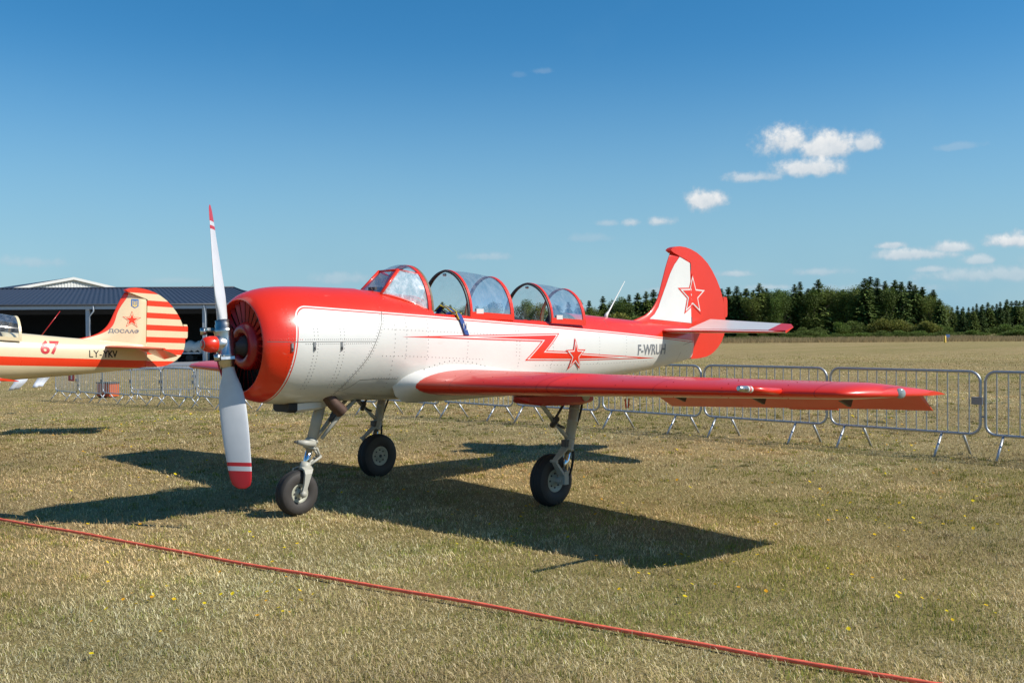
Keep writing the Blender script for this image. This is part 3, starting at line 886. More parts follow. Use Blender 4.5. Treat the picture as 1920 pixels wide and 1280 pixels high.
def make_wheel(name, parent, c, r, w, rimr):
    t = MB(); t.lathe([(-w*.36, rimr), (-w*.48, rimr+.018), (-w*.5, r*.72), (-w*.44, r*.88), (-w*.30, r*.965), (-w*.12, r*.995), (-w*.11, r*.985), (-w*.05, r*.985), (-w*.04, r), (w*.04, r), (w*.05, r*.985), (w*.11, r*.985), (w*.12, r*.995), (w*.30, r*.965), (w*.44, r*.88), (w*.5, r*.72), (w*.48, rimr+.018), (w*.36, rimr)],
            c, (0, 1, 0), 40, 0, True, lambda i, j: 1 if (i < 3 or i > 13) else 0)
    ty = t.build('tyre', [M['rubber'], M['rubber_side']], parent)
    rm = MB()
    rm.lathe([(-w*.36, rimr+.004), (-w*.40, rimr*.93), (-w*.30, rimr*.80), (-w*.26, rimr*.45), (-w*.36, rimr*.38), (-w*.38, 0)], c, (0, 1, 0), 28)
    rm.lathe([(w*.36, rimr+.004), (w*.40, rimr*.93), (w*.30, rimr*.80), (w*.26, rimr*.45), (w*.36, rimr*.38), (w*.38, 0)], c, (0, 1, 0), 28)
    for k in range(8):
        a = k*math.pi/4
        for s in (-1, 1):
            rm.tube([(c[0]+rimr*.62*math.cos(a), c[1]+s*w*.26, c[2]+rimr*.62*math.sin(a)), (c[0]+rimr*.62*math.cos(a), c[1]+s*w*.33, c[2]+rimr*.62*math.sin(a))], .009, 6, 1)
    rm.lathe([(-w*.44, 0), (-w*.44, rimr*.16), (w*.44, rimr*.16), (w*.44, 0)], c, (0, 1, 0), 12, 1)
    rm.build('wheel_rim', [M['rim'], M['dark']], parent)

def make_nose_gear(root):
    g = empty('nose_gear'); g.parent = root
    T = np.array((.945, 0, 1.02)); Bt = np.array((.745, 0, .375)); ax = (Bt-T); ax /= np.linalg.norm(ax)
    P = lambda t: T+(Bt-T)*t
    a = MB(); a.tube([P(0), P(.2), P(.205), P(.36), P(.365), P(.58)], [.047,.047,.050,.050,.047,.047], 18)
    a.tube([P(.56), P(.565), P(.60), P(.605), P(.66), P(.665), P(.69)], [.047,.058,.058,.050,.050,.060,.060], 18)
    for q in (.62, .645): a.tube([P(q), P(q+.008)], .056, 16)
    a.build('strut', [M['gear']], g)
    a = MB(); a.tube([P(.68), P(1.0)], .030, 16); a.build('oleo_piston', [M['chrome']], g)
    a = MB()
    for s in (-1, 1):
        a.loft([[tuple(np.array(p)+np.array((dx_, s*dy_, 0))) for dx_, dy_ in ((-w_, -.012), (w_, -.012), (w_, .012), (-w_, .012))] for p, w_ in (((.752, s*.02, .425), .05), ((.735, s*.085, .405), .045), ((.725, s*.098, .37), .034), ((.70, s*.102, .28), .022), ((.672, s*.102, .20), .020), ((.668, s*.102, .175), .012))], 0, True, True, True, False)
        a.lathe([(-.018, 0), (-.018, .026), (.018, .026), (.018, 0)], (.672, s*.104, .198), (0, 1, 0), 14)
    a.tube([(.77, 0, .46), (.745, 0, .385)], [.042, .05], 16)
    a.build('fork', [M['gear']], g)
    a = MB()          # torque links behind the strut
    k0 = P(.68); k1 = np.array((.905, 0, .50)); k2 = np.array((.77, 0, .415))
    for p, q in ((k0+np.array((.05, 0, 0)), k1), (k1, k2)):
        for s in (-1, 1): a.tube([p+np.array((0, s*.035, 0)), q+np.array((0, s*.012, 0))], .011, 8)
    a.tube([k1+np.array((0, -.03, 0)), k1+np.array((0, .03, 0))], .013, 8)
    a.build('torque_link', [M['gear']], g)
    a = MB()
    for s in (-1, 1):
        a.tube([(1.275, s*.07, 1.0), (1.10, s*.05, .86), (.905, s*.04, .66)], [.018, .021, .016], 10)
    a.tube([(1.12, -.07, .875), (1.10, .07, .86)], .02, 8)
    a.tube([(1.12, 0, .90), (1.06, 0, .85), (1.03, 0, .80)], [.03, .034, .02], 10, 1)
    a.tube([(1.28, -.09, 1.0), (1.28, .09, 1.0)], .03, 10, 1)
    a.build('drag_brace', [M['gear'], M['dark']], g)
    a = MB(); a.tube([P(.62)+np.array((0, -.06, 0)), P(.62)+np.array((-.10, -.06, .015)), P(.62)+np.array((-.17, -.05, .03))], [.026,.03,.018], 10)
    a.tube([P(.62)+np.array((-.17, -.05, .03)), P(.62)+np.array((-.20, -.045, .036))], .009, 8, 1)
    a.build('shimmy_damper', [M['gear'], M['dark']], g)
    make_wheel('nose_wheel', g, (.672, 0, .198), .20, .135, .082)
    return g

def make_main_gear(side, root, fair):
    g = empty('main_gear'); g.parent = root
    s = side; yl = s*1.445
    T = np.array((2.765, yl, 1.03)); Bt = np.array((2.56, yl, .23)); P = lambda t: T+(Bt-T)*t
    a = MB(); a.tube([P(0), P(.30), P(.305), P(.33), P(.335), P(.62), P(.625), P(.645)], [.047,.047,.052,.052,.047,.047,.053,.053], 18)
    for q in (.17, .50): a.tube([P(q), P(q+.015)], .052, 16)
    a.tube([np.array(P(.02))+np.array((0, -.16*s, 0)), np.array(P(.02))+np.array((0, .12*s, 0))], .05, 14)
    a.build('strut', [M['gear']], g)
    a = MB(); a.tube([P(.63), P(.93)], .030, 16); a.build('oleo_piston', [M['chrome']], g)
    a = MB(); a.obox(P(.95), (.028, 0, .0), (0, .04, 0), (0, 0, .06)); a.tube([(2.555, yl-.0*s, .24), (2.555, s*1.30, .24)], .028, 12)
    a.build('axle', [M['gear']], g)
    a = MB(); k0 = P(.60)+np.array((-.03, 0, 0)); k1 = np.array((2.445, yl, .43)); k2 = P(.93)+np.array((-.02, 0, 0))
    for p, q in ((k0, k1), (k1, k2)):
        a.loft([[tuple(np.array(c_)+np.array((dx_, dy_*w_, 0))) for dx_, dy_ in ((-.012, -1), (.016, -1), (.016, 1), (-.012, 1))] for c_, w_ in ((p, .045), (q, .022))] if q is k1 else
               [[tuple(np.array(c_)+np.array((dx_, dy_*w_, 0))) for dx_, dy_ in ((-.012, -1), (.016, -1), (.016, 1), (-.012, 1))] for c_, w_ in ((p, .022), (q, .042))], 0, True, True, True, False)
    a.tube([k1+np.array((0, -.04, 0)), k1+np.array((0, .04, 0))], .014, 8)
    a.build('torque_link', [M['gear']], g)
    a = MB()
    a.tube([(2.26, yl, .98), (2.45, yl, .79)], .022, 10); a.tube([(2.45, yl, .79), (2.70, yl, .56)], .019, 10)
    a.tube([(2.62, yl, .98), (2.45, yl, .80)], .012, 8, 1)
    a.tube([(2.43, yl-.05, .82), (2.48, yl+.05, .75)], .028, 10, 1); a.tube([(2.46, yl-.04, .76), (2.54, yl-.04, .73)], .012, 8, 1)
    a.obox(P(.56)+np.array((-.03, 0, 0)), (.045, 0, 0), (0, .03, 0), (0, 0, .03), 1)
    a.build('drag_strut', [M['gear'], M['dark']], g)
    a = MB(); h = []
    for t in np.linspace(0, 1, 14): h.append(P(t*.93)+np.array((.075+.022*math.sin(t*9), -.0*s, .0)))
    h += [np.array((2.62, yl-.05*s, .27))]
    a.tube(h, .011, 8); a.build('brake_hose', [M['black']], g)
    make_wheel('main_wheel', g, (2.545, s*1.315, .238), .242, .155, .105)
    a = MB(); rings = []
    for x, w_, h_ in ((1.98, .015, .012), (2.05, .10, .06), (2.2, .125, .085), (2.5, .13, .10), (2.75, .13, .105), (2.9, .11, .09), (2.97, .05, .06)):
        rings.append([(x, s*1.42+dy_*w_, 1.035+(dz_-1)*h_) for dy_, dz_ in ((-1, 1), (-1, .25), (-.75, 0), (.75, 0), (1, .25), (1, 1))])
    a.loft(rings, 0, True, True, True, False)
    a.build('gear_fairing', [fair], g)
    return g

def make_shutter(root):
    e = MB()
    e.lathe([(.34, .40), (.34, 0)], (0, 0, CZ), (1, 0, 0), 40, 1)                      # dark engine bay behind
    e.lathe([(.13, .395), (.20, .388), (.34, .40)], (0, 0, CZ), (1, 0, 0), 48, 1)
    e.lathe([(.27, .205), (.19, .205), (.155, .19), (.135, .16), (.135, .125), (.15, .105), (.26, .10)], (0, 0, CZ), (1, 0, 0), 48, 0)
    e.lathe([(.28, .10), (.16, .085), (.14, .075), (.06, .06), (.02, .05)], (0, 0, CZ), (1, 0, 0), 28, 2)
    o = e.build('engine_shutter', [M['dark_red'], M['black'], M['dark']], root)
    v = MB(); n = 26; w0, w1, tw = .010, .021, R(42)
    ring = []
    for r, w in ((.200, w0), (.30, (w0+w1)/2), (.386, w1)):
        ring.append([(.185+ux*w*math.sin(tw)+uy*.0012, -(ux*w*math.cos(tw)), r) for ux, uy in ((-1, -1), (1, -1), (1, 1), (-1, 1))])
    v.loft(ring, 0, True, True, True, False)
    first = None
    for k in range(n):
        if first is None: q = first = v.build('vane', [M['vane']], o)
        else: q = bpy.data.objects.new('vane', first.data); COL.objects.link(q); q.parent = o
        q.location = (0, 0, CZ); q.rotation_euler = (2*math.pi*(k+.5)/n, 0, 0)
    return o

def side_strip_seams(root, rows, name='panel_seam'):
    for pts, w in rows:
        mb = MB(); strip(mb, pts, w, lambda x, z: skin(x, z, .0016)[0]); mb.build(name, [M['seam']], root)

def make_aircraft(S):
    root = empty(S['name'])
    tag(root, S['label'], 'airplane')
    # fuselage
    mb = MB(); rg = fuselage_rings(); n = len(rg[0])
    def mf(i, j):
        jj = j if j < n//2 else n-1-j
        x = (rg[i][0][0]+rg[i+1][0][0])/2
        return 1 if (CK0-.01 < x < CK1+.01 and jj < 6) else 0
    mb.loft(rg, 0, True, False, True, True, mf)
    mb.build('fuselage', [S['body'], M['inner']], root)
    mb = MB()
    xs = [.20,.135,.118,.115,.122,.14,.17,.2,.24,.28,.34,.4,.47,.55,.65,.75,.87,1.0,1.12,1.252]
    prof = [(xs[0], .382), (xs[1], .383), (xs[2], .386)]+[(x, float(CR(x))+.0012) for x in xs[3:]]
    mb.lathe(prof, (0, 0, CZ), (1, 0, 0), 80)
    mb.build('cowling', [S['body']], root)
    make_shutter(root); make_propeller(root, S['prop'])
    for side in (-1, 1):
        w, al, fl = make_wing(side, root, S['wing'], S['under'], S['ail']*(-side))
        fl.build('wing_fillet', [S['fillet']], root)
        make_stab(side, root, S['stab'], S['elev'], S['ele'])
        make_main_gear(side, root, S['fair'])
        mb = MB(); c = np.array((2.42, side*4.625, 1.175))
        mb.lathe([(-.01, .036), (.004, .034), (.010, .022), (.012, 0)], c, (-.55, side*.83, .12), 18)
        mb.build('navigation_light', [M['lens']], root)
    make_nose_gear(root)
    f = make_fin(root, S['fin']); r = make_rudder(root, S['rud'], S['rud_tab'], S['rdefl'])
    make_windshield(root, S['frame'])
    make_canopy(root, 2.435, 3.02, 2.222, 2.178, S['frame'])
    make_canopy(root, 3.62+S.get('rear', 0), 4.17+S.get('rear', 0), 2.128, 2.082, S['frame'])
    # cockpit furniture
    for x in (2.62, 3.75):
        mb = MB()
        mb.loft([[(x+.30+.0*k, -.20, 1.2), (x+.30, .20, 1.2), (x+.36, .20, 1.2), (x+.36, -.20, 1.2)], [(x+.38, -.19, 1.66), (x+.38, .19, 1.66), (x+.44, .19, 1.66), (x+.44, -.19, 1.66)], [(x+.42, -.10, 1.85), (x+.42, .10, 1.85), (x+.47, .10, 1.85), (x+.47, -.10, 1.85)]] if False else
                [[(x+.20, -.20, 1.2), (x+.20, .20, 1.2), (x+.26, .20, 1.2), (x+.26, -.20, 1.2)], [(x+.28, -.19, 1.66), (x+.28, .19, 1.66), (x+.34, .19, 1.66), (x+.34, -.19, 1.66)], [(x+.31, -.11, 1.80), (x+.31, .11, 1.80), (x+.36, .11, 1.80), (x+.36, -.11, 1.80)]], 0, True, True, True, False)
        mb.box((x-.2, -.2, 1.2), (x+.22, .2, 1.28))
        mb.build('seat', [M['black']], root)
    mb = MB()
    rings = []
    for x, h_ in ((1.95, .12), (2.05, .12), (2.14, .09), (2.17, .02)):
        rings.append([(x, .33*math.cos(t), 1.70+h_*math.sin(t)) for t in np.linspace(0, math.pi, 13)])
    mb.loft(rings, 0, False); mb.build('instrument_coaming', [M['black']], root)
    mb = MB(); rings = []
    for x, h_ in ((2.98, .15), (3.16, .14), (3.3, .10), (3.36, .02)):
        rings.append([(x, .32*math.cos(t), 1.66+h_*math.sin(t)) for t in np.linspace(0, math.pi, 13)])
    mb.loft(rings, 0, False); mb.build('instrument_coaming', [M['black']], root)
    # scoop, exhaust, antenna, pitot
    mb = MB(); rings = []
    for x, w_, h_ in ((.52, .13, .075), (.60, .135, .085), (.85, .12, .07), (1.10, .04, .02)):
        rings.append([(x, w_*a_, .995-h_*b_) for a_, b_ in ((-1, 0), (-1, .7), (-.7, 1), (.7, 1), (1, .7), (1, 0))])
    mb.loft(rings, 0, True, True, True, False, lambda i, j: 1 if i == 0 else 0); mb.m[-2] = 1
    mb.build('oil_cooler_scoop', [S['fillet'], M['black']], root)
    mb = MB(); mb.tube([(.86, -.20, 1.06), (.91, -.215, .985), (.985, -.225, .915), (1.0, -.226, .90)], [.055, .057, .058, .058], 18, 0, False)
    mb.tube([(.86, -.20, 1.06), (.91, -.215, .985), (.985, -.225, .915), (.999, -.226, .901)], [.048, .05, .05, .051], 18, 1, False)
    mb.build('exhaust_pipe', [M['exhaust'], M['black']], root)
    if S['antenna'] == 'mast':
        mb = MB(); mb.tube([(4.93, 0, 1.74), (4.955, 0, 1.80), (5.0, 0, 1.84), (5.305, 0, 2.205)], [.03, .02, .010, .004], 10)
        mb.build('antenna', [M['white']], root)
    else:
        mb = MB(); mb.tube([(4.82, 0, 1.76), (5.12, .0, 2.20)], [.009, .006], 8); mb.build('antenna', [M['dark_red']], root)
    mb = MB(); mb.tube([(1.92, -4.03, 1.185), (1.70, -4.04, 1.205), (1.50, -4.04, 1.222)], [.024, .021, .021], 12)
    mb.tube([(1.50, -4.04, 1.222), (1.478, -4.04, 1.224)], .0215, 12, 1); mb.tube([(1.478, -4.04, 1.224), (1.462, -4.04, 1.2255)], .0215, 12, 0)
    mb.tube([(1.462, -4.04, 1.2255), (1.445, -4.04, 1.227)], .0215, 12, 1)
    mb.tube([(1.445, -4.04, 1.227), (1.36, -4.04, 1.234), (1.352, -4.04, 1.235)], [.021, .019, .012], 12, 2)
    mb.build('pitot_tube', [S['wing'], M['white'], M['metal']], root)
    mb = MB(); mb.tube([(2.02, -2.6, 1.07), (2.03, -2.6, 1.0), (2.06, -2.6, 1.0), (2.07, -2.6, 1.07)], .006, 6); mb.build('tie_down_ring', [S['wing']], root)
    return root, f, r
# ------------------------------------------------------------------ paint schemes
LINE = np.polyfit([.4,.526,.705,.974,1.292,1.818,2.365,3.082,4.207,4.842,5.843,6.6], [1.816,1.81,1.803,1.79,1.771,1.742,1.708,1.667,1.612,1.571,1.502,1.45], 3)
def red_white_body():
    mt, nt, p, vec = newmat('red_and_white_fuselage_paint')
    x, y, z = sepxyz(nt, vec)
    ln = ((x*float(LINE[0])+float(LINE[1]))*x+float(LINE[2]))*x+float(LINE[3])
    xf = (z-1.07)*.14+.315
    r = .10
    a = xf-x+r; b = z-ln+r
    am, bm_ = a.mx(0.0), b.mx(0.0)
    d = (am*am+bm_*bm_).sq()+a.mx(b).mn(0.0)-r
    red = d.gt(.020).mx(d.gt(-.002)*d.lt(.008))
    col = nmix(nt, red, WHITE, RED)
    # a little grime low on the belly and streaks behind the engine
    g = nnoise(nt, vec, 7, 5, .65).step(.5, .8)*(1.25-z).mx(0.0).mn(.3)
    col = nmix(nt, g, col, (.33, .29, .2))
    # repainted panels differ a little; soot trails back from the exhaust along the belly
    seam = (x-((z-1.03)*.62+.85)).gt(0.0)
    col = nmix(nt, seam*(x-1.76).lt(0.0)*(red*-1.0+1.0)*.16, col, (.50, .49, .43))
    col = nmix(nt, seam*(red*-1.0+1.0)*.06, col, (.55, .52, .40))
    mp = nt.nodes.new('ShaderNodeMapping'); mp.inputs['Scale'].default_value = (1.3, 6, 9); nt.links.new(vec, mp.inputs[0])
    so = nnoise(nt, mp.outputs[0], 1.0, 5, .6).step(.42, .75)*(x-.85).step(0.0, .25)*(1.0-(x-.9)/3.5).mx(0.0)*(1.16-z).mx(0.0)*3.2
    col = nmix(nt, so.mn(.55), col, (.10, .085, .07))
    sk_ = nnoise(nt, mp.outputs[0], 2.6, 4, .7).step(.66, .74)*.22
    col = nmix(nt, sk_, col, (.42, .38, .30))
    finish(nt, p, vec, col, .30, **PAINT)
    return mt
def cream_body():
    mt, nt, p, vec = newmat('cream_fuselage_paint')
    x, y, z = sepxyz(nt, vec)
    zt = 1.475-x*.018; zb = 1.30-x*.012
    st = z.lt(zt)*(z-zb).gt(0.0)
    finish(nt, p, vec, nmix(nt, st, CREAM, ORED), .30, **PAINT)
    return mt
def cream_rudder():
    mt, nt, p, vec = newmat('striped_rudder_paint')
    x, y, z = sepxyz(nt, vec)
    s = ((2.475-z)/.225).fr().lt(.46)*z.lt(2.475)
    s = s.mx(z.gt(2.60))
    finish(nt, p, vec, nmix(nt, s, CREAM, ORED), .32, **PAINT)
    return mt
def cream_fin():
    mt, nt, p, vec = newmat('cream_fin_paint')
    x, y, z = sepxyz(nt, vec)
    zs = [1.7,1.82,1.91,2.01,2.21,2.42,2.60]; cf = np.polyfit(zs, [float(FIN_LE(q)) for q in zs], 4)
    le = X(0.0)
    e = None
    for c in cf: e = (z*0.0+float(c)) if e is None else e*z+float(c)
    s = (x-e).lt(.075)
    finish(nt, p, vec, nmix(nt, s, CREAM, ORED), .32, **PAINT)
    return mt

main, fin, rud = make_aircraft(dict(name='propeller_airplane', label='red and white two-seat propeller airplane with lightning bolt, parked on three wheels',
    body=red_white_body(), wing=M['red'], under=M['white'], fillet=M['white'], frame=M['red'], fin=M['red'], rud=M['red'], rud_tab=M['red'],
    stab=[M['red'], M['white'], M['white']], elev=[M['red'], M['white']], fair=M['dark_red'], prop=-.205, ail=R(27), ele=R(17), rdefl=0, antenna='mast'))
sk = lambda off: (lambda x, z: skin(x, z, off)[0])

def inset(poly, d):
    n = len(poly); P = [np.array(q) for q in poly]; out = []
    area = sum(P[i][0]*P[(i+1) % n][1]-P[(i+1) % n][0]*P[i][1] for i in range(n))
    sg = 1 if area > 0 else -1
    for i in range(n):
        e0 = P[i]-P[i-1]; e1 = P[(i+1) % n]-P[i]; e0 /= np.linalg.norm(e0); e1 /= np.linalg.norm(e1)
        n0 = sg*np.array([-e0[1], e0[0]]); n1 = sg*np.array([-e1[1], e1[0]])
        b = n0+n1; k = 2*d/np.dot(b, b); out.append(tuple(P[i]+b*k))
    return out
bolt = [(1.463,1.564),(3.706,1.583),(3.465,1.403),(3.93,1.382),(3.93,1.284),(3.118,1.307),(3.378,1.496)]
bolt2 = [(3.93,1.372),(5.646,1.269),(3.93,1.284)]
ROOTB = empty('lightning_bolt'); ROOTB.parent = main
for k, pl in enumerate((bolt, bolt2)):
    decal('bolt_outline', pl, sk(.0022), M['red'], ROOTB, 5)
    decal('bolt_border', inset(pl, .010), sk(.0042), M['white'], ROOTB, 5)
    decal('bolt_fill', inset(pl, .021), sk(.0062), M['red'], ROOTB, 5)
ROOTS = empty('star'); ROOTS.parent = main
S0 = star_pts(3.955, 1.343, .192)
decal('star_outline', S0, sk(.0085), M['red'], ROOTS, 3)
decal('star_border', inset(S0, .011), sk(.0105), M['white'], ROOTS, 3)
decal('star_fill', inset(S0, .023), sk(.0125), M['red'], ROOTS, 3)
text_poly('F-WRUH', 5.224, 1.312, .66, .128, sk(.003), M['grey_letters'], main, 'registration_letters', bold=.022)
# fin panel and star
fs = lambda off: (lambda x, z: (x, -(fin_t(x, z) if x < HINGE else rud_t(x, z))-off, z))
for sg in (-1, 1):
    pts = [(6.405,2.555),(6.632,2.485),(6.632,1.70),(5.75,1.752),(5.86,1.81),(5.95,1.90),(6.04,2.05),(6.115,2.18),(6.20,2.33),(6.29,2.45)]
    f_ = (lambda s_: (lambda x, z: (x, s_*(fin_t(x, z)+.0035), z)))(sg)
    decal('white_panel', pts, f_, M['white'], fin, 9)
SF = [(6.685+(x-6.685)*1.2, z) for x, z in star_pts(6.685, 2.06, .300, .42)]
ROOTF = fin
decal('star_outline', SF, fs(.0065), M['red'], ROOTF, 4)
decal('star_border', inset(SF, .016), fs(.0095), M['white'], ROOTF, 4)
decal('star_fill', inset(SF, .034), fs(.0125), M['red'], ROOTF, 4)
mb = MB(); mb.box((HINGE-.004, -.034, 2.40), (HINGE+.008, .034, 2.47)); mb.build('hinge_bracket', [M['dark']], fin)
mb = MB(); mb.box((HINGE-.004, -.050, 1.70), (HINGE+.006, .050, 1.78)); mb.build('hinge_bracket', [M['dark']], fin)
# seams and rivets
seams = [([(1.30,1.79),(1.282,1.762),(1.24,1.666),(1.163,1.525),(1.084,1.387),(.96,1.226),(.888,1.11),(.85,1.03)], .006),
         ([(.14,1.535),(.385,1.53),(.85,1.528),(1.16,1.525)], .005), ([(1.06,1.19),(1.207,1.19),(1.47,1.18)], .004),
         ([(1.06,1.19),(.99,1.13),(.93,1.10)], .004), ([(6.35,1.42),(6.62,1.46)], .004), ([(6.3,1.33),(6.25,1.22)], .004),
         ([(4.7,1.775),(4.68,1.70),(4.66,1.64)], .003), ([(5.4,1.735),(5.42,1.66),(5.42,1.56)], .003)]
side_strip_seams(main, seams)
RW = []; RR = []
def rl(pts, step=.042, to=None):
    for x, z in polyline(pts, step): (RW if to is None else to).append(skin(x, z, .0012))
sh = lambda pts, dx_: [(x+dx_, z) for x, z in pts]
rl(sh(seams[0][0][1:], -.02), .03); rl(sh(seams[0][0][1:], .02), .03)
for x0 in (1.50, 1.76, 2.28, 2.98, 3.02, 3.55, 4.40, 4.95):
    rl([(x0+.035, float(np.polyval(LINE, x0))-.03), (x0, 1.35 if x0 < 3 else 1.22)], .036)
rl([(1.27,1.635),(2.5,1.585),(3.2,1.555)], .045); rl([(1.24,1.397),(1.5,1.39),(2.5,1.335)], .045); rl([(3.3,1.25),(4.5,1.235),(5.5,1.24)], .06)
for x0 in (.54, .575, .80, .84): rl([(x0, 1.75), (x0-.01, 1.5), (x0-.03, 1.28), (x0-.05, 1.12)], .028)
rl([(.45,1.55),(1.18,1.545)], .02); rl([(.45,1.512),(1.12,1.51)], .02)
rl([(1.38,1.03),(1.37,1.20),(1.36,1.35),(1.40,1.7)], .04); rl([(1.20,1.2),(1.47,1.195)], .03); rl([(1.0,1.07),(1.35,1.03),(1.6,1.01)], .02)
for k in range(4):
    for j in range(2): RW.append(skin(6.34+.045*k, 1.50+.11*j-.15*(j), .0012))
rivets('rivets', RW, M['rivet'], main)
for x0 in (.30, .335): rl([(x0, 1.80), (x0, 1.27)], .03, RR)
rl([(.16,1.55),(.42,1.55)], .02, RR); rl([(1.30,1.95),(1.30,1.80)], .03, RR); rl([(1.32,1.80),(1.85,1.765),(2.4,1.735),(3.0,1.70),(3.6,1.665),(4.3,1.635)], .03, RR)
rl([(1.45,1.945),(1.65,1.915),(1.78,1.85),(1.86,1.80)], .022, RR)
for x0 in (4.75, 5.1, 5.6): rl([(x0, float(ZT(x0))-.02), (x0+.02, float(np.polyval(LINE, x0))+.04)], .035, RR)
# wing leading edge rivets
for y in np.arange(.9, 4.3, .45):
    rg = wing_ring(y, -1, 1, 22)
    for k in range(15, 28):
        p = np.array(rg[k]); c_ = np.array([p[0]+.25, p[1], 1.12]); nn = p-c_; nn[1] = 0; nn /= np.linalg.norm(nn)
        if k % 2 == 0: RR.append((p+nn*.0012, nn))
for kk, st in ((15, .05), (28, .035)):
    for y in np.arange(.7, 4.35, st):
        rg = wing_ring(y, -1, 1, 22); p = np.array(rg[kk]); nn = np.array([-.2, 0, 1.0 if kk < 22 else -1.0]); nn /= np.linalg.norm(nn)
        RR.append((p+nn*.0015, nn))
rivets('rivets', RR, M['rivet_red'], main)
for y in (.98, 1.95, 2.06, 3.05, 4.28):                  # skin laps across the leading edge
    mb = MB(); L_ = []
    for yy in (y, y+.005):
        rg = wing_ring(yy, -1, 1, 22); row = []
        for k in range(11, 33):
            p = np.array(rg[k]); t_ = np.array(rg[k+1])-np.array(rg[k-1]); nn = np.array([t_[2], 0, -t_[0]]); nn /= np.linalg.norm(nn)
            if np.dot(nn, p-np.array([p[0]*.0+2.3, p[1], 1.12])) < 0: nn = -nn
            row.append(p+nn*.0016)
        L_.append(row)
    mb.loft(L_, 0, False); mb.build('skin_lap', [M['dark_red']], main)
# fillet screws: larger dark heads on the arc
FS = []
for x, z in polyline([(1.50,1.08),(1.563,1.129),(1.633,1.226),(1.774,1.281),(1.964,1.326),(2.102,1.336),(2.319,1.316),(2.629,1.25)], .062):
    FS.append(skin(x, z, .014))
rivets('screw_heads', FS, M['dark'], main, .0065)
for x, z in ((.33,1.50),(.53,1.505),(.80,1.503)):        # cowl latches
    mb = MB(); p, nn = skin(x, z, .004)
    mb.obox(p+np.array((0, 0, -.012)), (.010, 0, 0), (0, .004, 0), (0, 0, .035)); mb.obox(p+np.array((0, -.006, -.03)), (.006, 0, 0), (0, .003, 0), (0, 0, .012), 1)
    mb.build('cowl_latch', [M['metal'], M['dark']], main)

# ------------------------------------------------------------------ harness strap over the sill
def ribbon(mb, pts, wdir, w, th=.004, mi=0):
    wd = np.array(wdir, float); wd /= np.linalg.norm(wd); rings = []
    for i, p in enumerate(pts):
        p = np.array(p); a = np.array(pts[max(0, i-1)]); b = np.array(pts[min(len(pts)-1, i+1)]); t = b-a; t /= np.linalg.norm(t)
        nn = np.cross(t, wd); nn /= np.linalg.norm(nn)
        rings.append([p-wd*w/2-nn*th, p+wd*w/2-nn*th, p+wd*w/2+nn*th, p-wd*w/2+nn*th])
    mb.loft(rings, mi, True, True, True, False)
hs = empty('harness_strap', (2.26, -.42, 1.62)); tag(hs, 'blue harness strap with yellow edges hanging over the open front cockpit sill', 'strap')
def hp(*pts): return [(x-2.26, y+.42, z-1.62) for x, y, z in pts]
def yo(x, z, o=.012): return -(skin_y(x, z)+o)
zs_ = sill_z(2.24)
drop = [(2.12,-.22,1.80),(2.15,-.27,1.86),(2.19,-.32,1.83),(2.22,-.36,1.79),(2.24,-.395,zs_+.022),(2.255,yo(2.255,1.72,.014),1.72),(2.26,yo(2.26,1.67),1.67),(2.27,yo(2.27,1.62),1.62),(2.28,yo(2.28,1.575),1.575)]
mb = MB(); ribbon(mb, hp(*drop), (1, .15, -.12), .062); ribbon(mb, hp((2.08,-.2,1.74),(2.14,-.25,1.82),(2.22,-.24,1.78),(2.27,-.30,1.80),(2.33,-.33,1.755)), (.3, 1, .2), .055)
mb.build('webbing', [M['blue']], hs)
mb = MB()
ribbon(mb, hp(*[(x-.033, y-.002, z+.004) for x, y, z in drop[:6]]), (1, .15, -.12), .012, .006); ribbon(mb, hp(*[(x+.033, y-.002, z-.002) for x, y, z in drop[:5]]), (1, .15, -.12), .012, .006)
mb.build('edging', [M['yellow']], hs)
mb = MB(); b0 = hp((2.268, yo(2.268, 1.655, .022), 1.655))[0]
mb.tube([np.array(b0)+np.array(q) for q in ((-.02,0,.03),(.02,0,.03),(.02,0,-.03),(-.02,0,-.03),(-.02,0,.03))], .005, 6)
mb.build('buckle', [M['white']], hs)
mb = MB(); mb.box((b0[0]-.012, b0[1]+.0, b0[2]-.115), (b0[0]+.004, b0[1]+.008, b0[2]-.085)); mb.build('strap_tip', [M['white']], hs)

# ------------------------------------------------------------------ cream airplane behind
cf = cream_fin(); cr = cream_rudder()
cream, cfin, crud = make_aircraft(dict(name='propeller_airplane', label='cream airplane with red stripe and striped rudder parked behind, number 67',
    body=cream_body(), wing=M['orange_red'], under=M['cream'], fillet=M['cream'], frame=M['cream'], fin=cf, rud=cr, rud_tab=cr,
    stab=[M['orange_red'], M['orange_red'], M['cream']], elev=[M['orange_red'], M['orange_red']], fair=M['orange_red'], prop=.4, ail=R(3), ele=R(-24), rdefl=R(11), rear=.22, antenna='wire'))
text_poly('67', 4.72, 1.445, .33, .235, sk(.003), M['blade_red'], cream, 'number', bold=.03)
text_poly('LY-', 5.56, 1.405, .23, .125, sk(.003), M['black_letters'], cream, 'registration_letters')
text_poly('YKV', 5.81, 1.405, .27, .125, sk(.003), M['black_letters'], cream, 'registration_letters', bold=.035)
ff = lambda off: (lambda x, z: (x, -fin_t(x, z)-off, z))
text_poly('ДОСААФ', 5.95, 1.84, .57, .088, ff(.003), M['black_letters'] if False else M['grey_letters'], cfin, 'lettering', bold=.03)
SC = [(6.37+(x-6.37)*1.1, z) for x, z in star_pts(6.37, 2.10, .165)]
decal('star_outline', SC, ff(.003), M['orange_red'], cfin, 2); decal('star_border', inset(SC, .007), ff(.005), M['cream'], cfin, 2)
decal('star_fill', [(6.37+(x-6.37)*1.1, z) for x, z in star_pts(6.37, 2.10, .105)], ff(.007), M['orange_red'], cfin, 2)
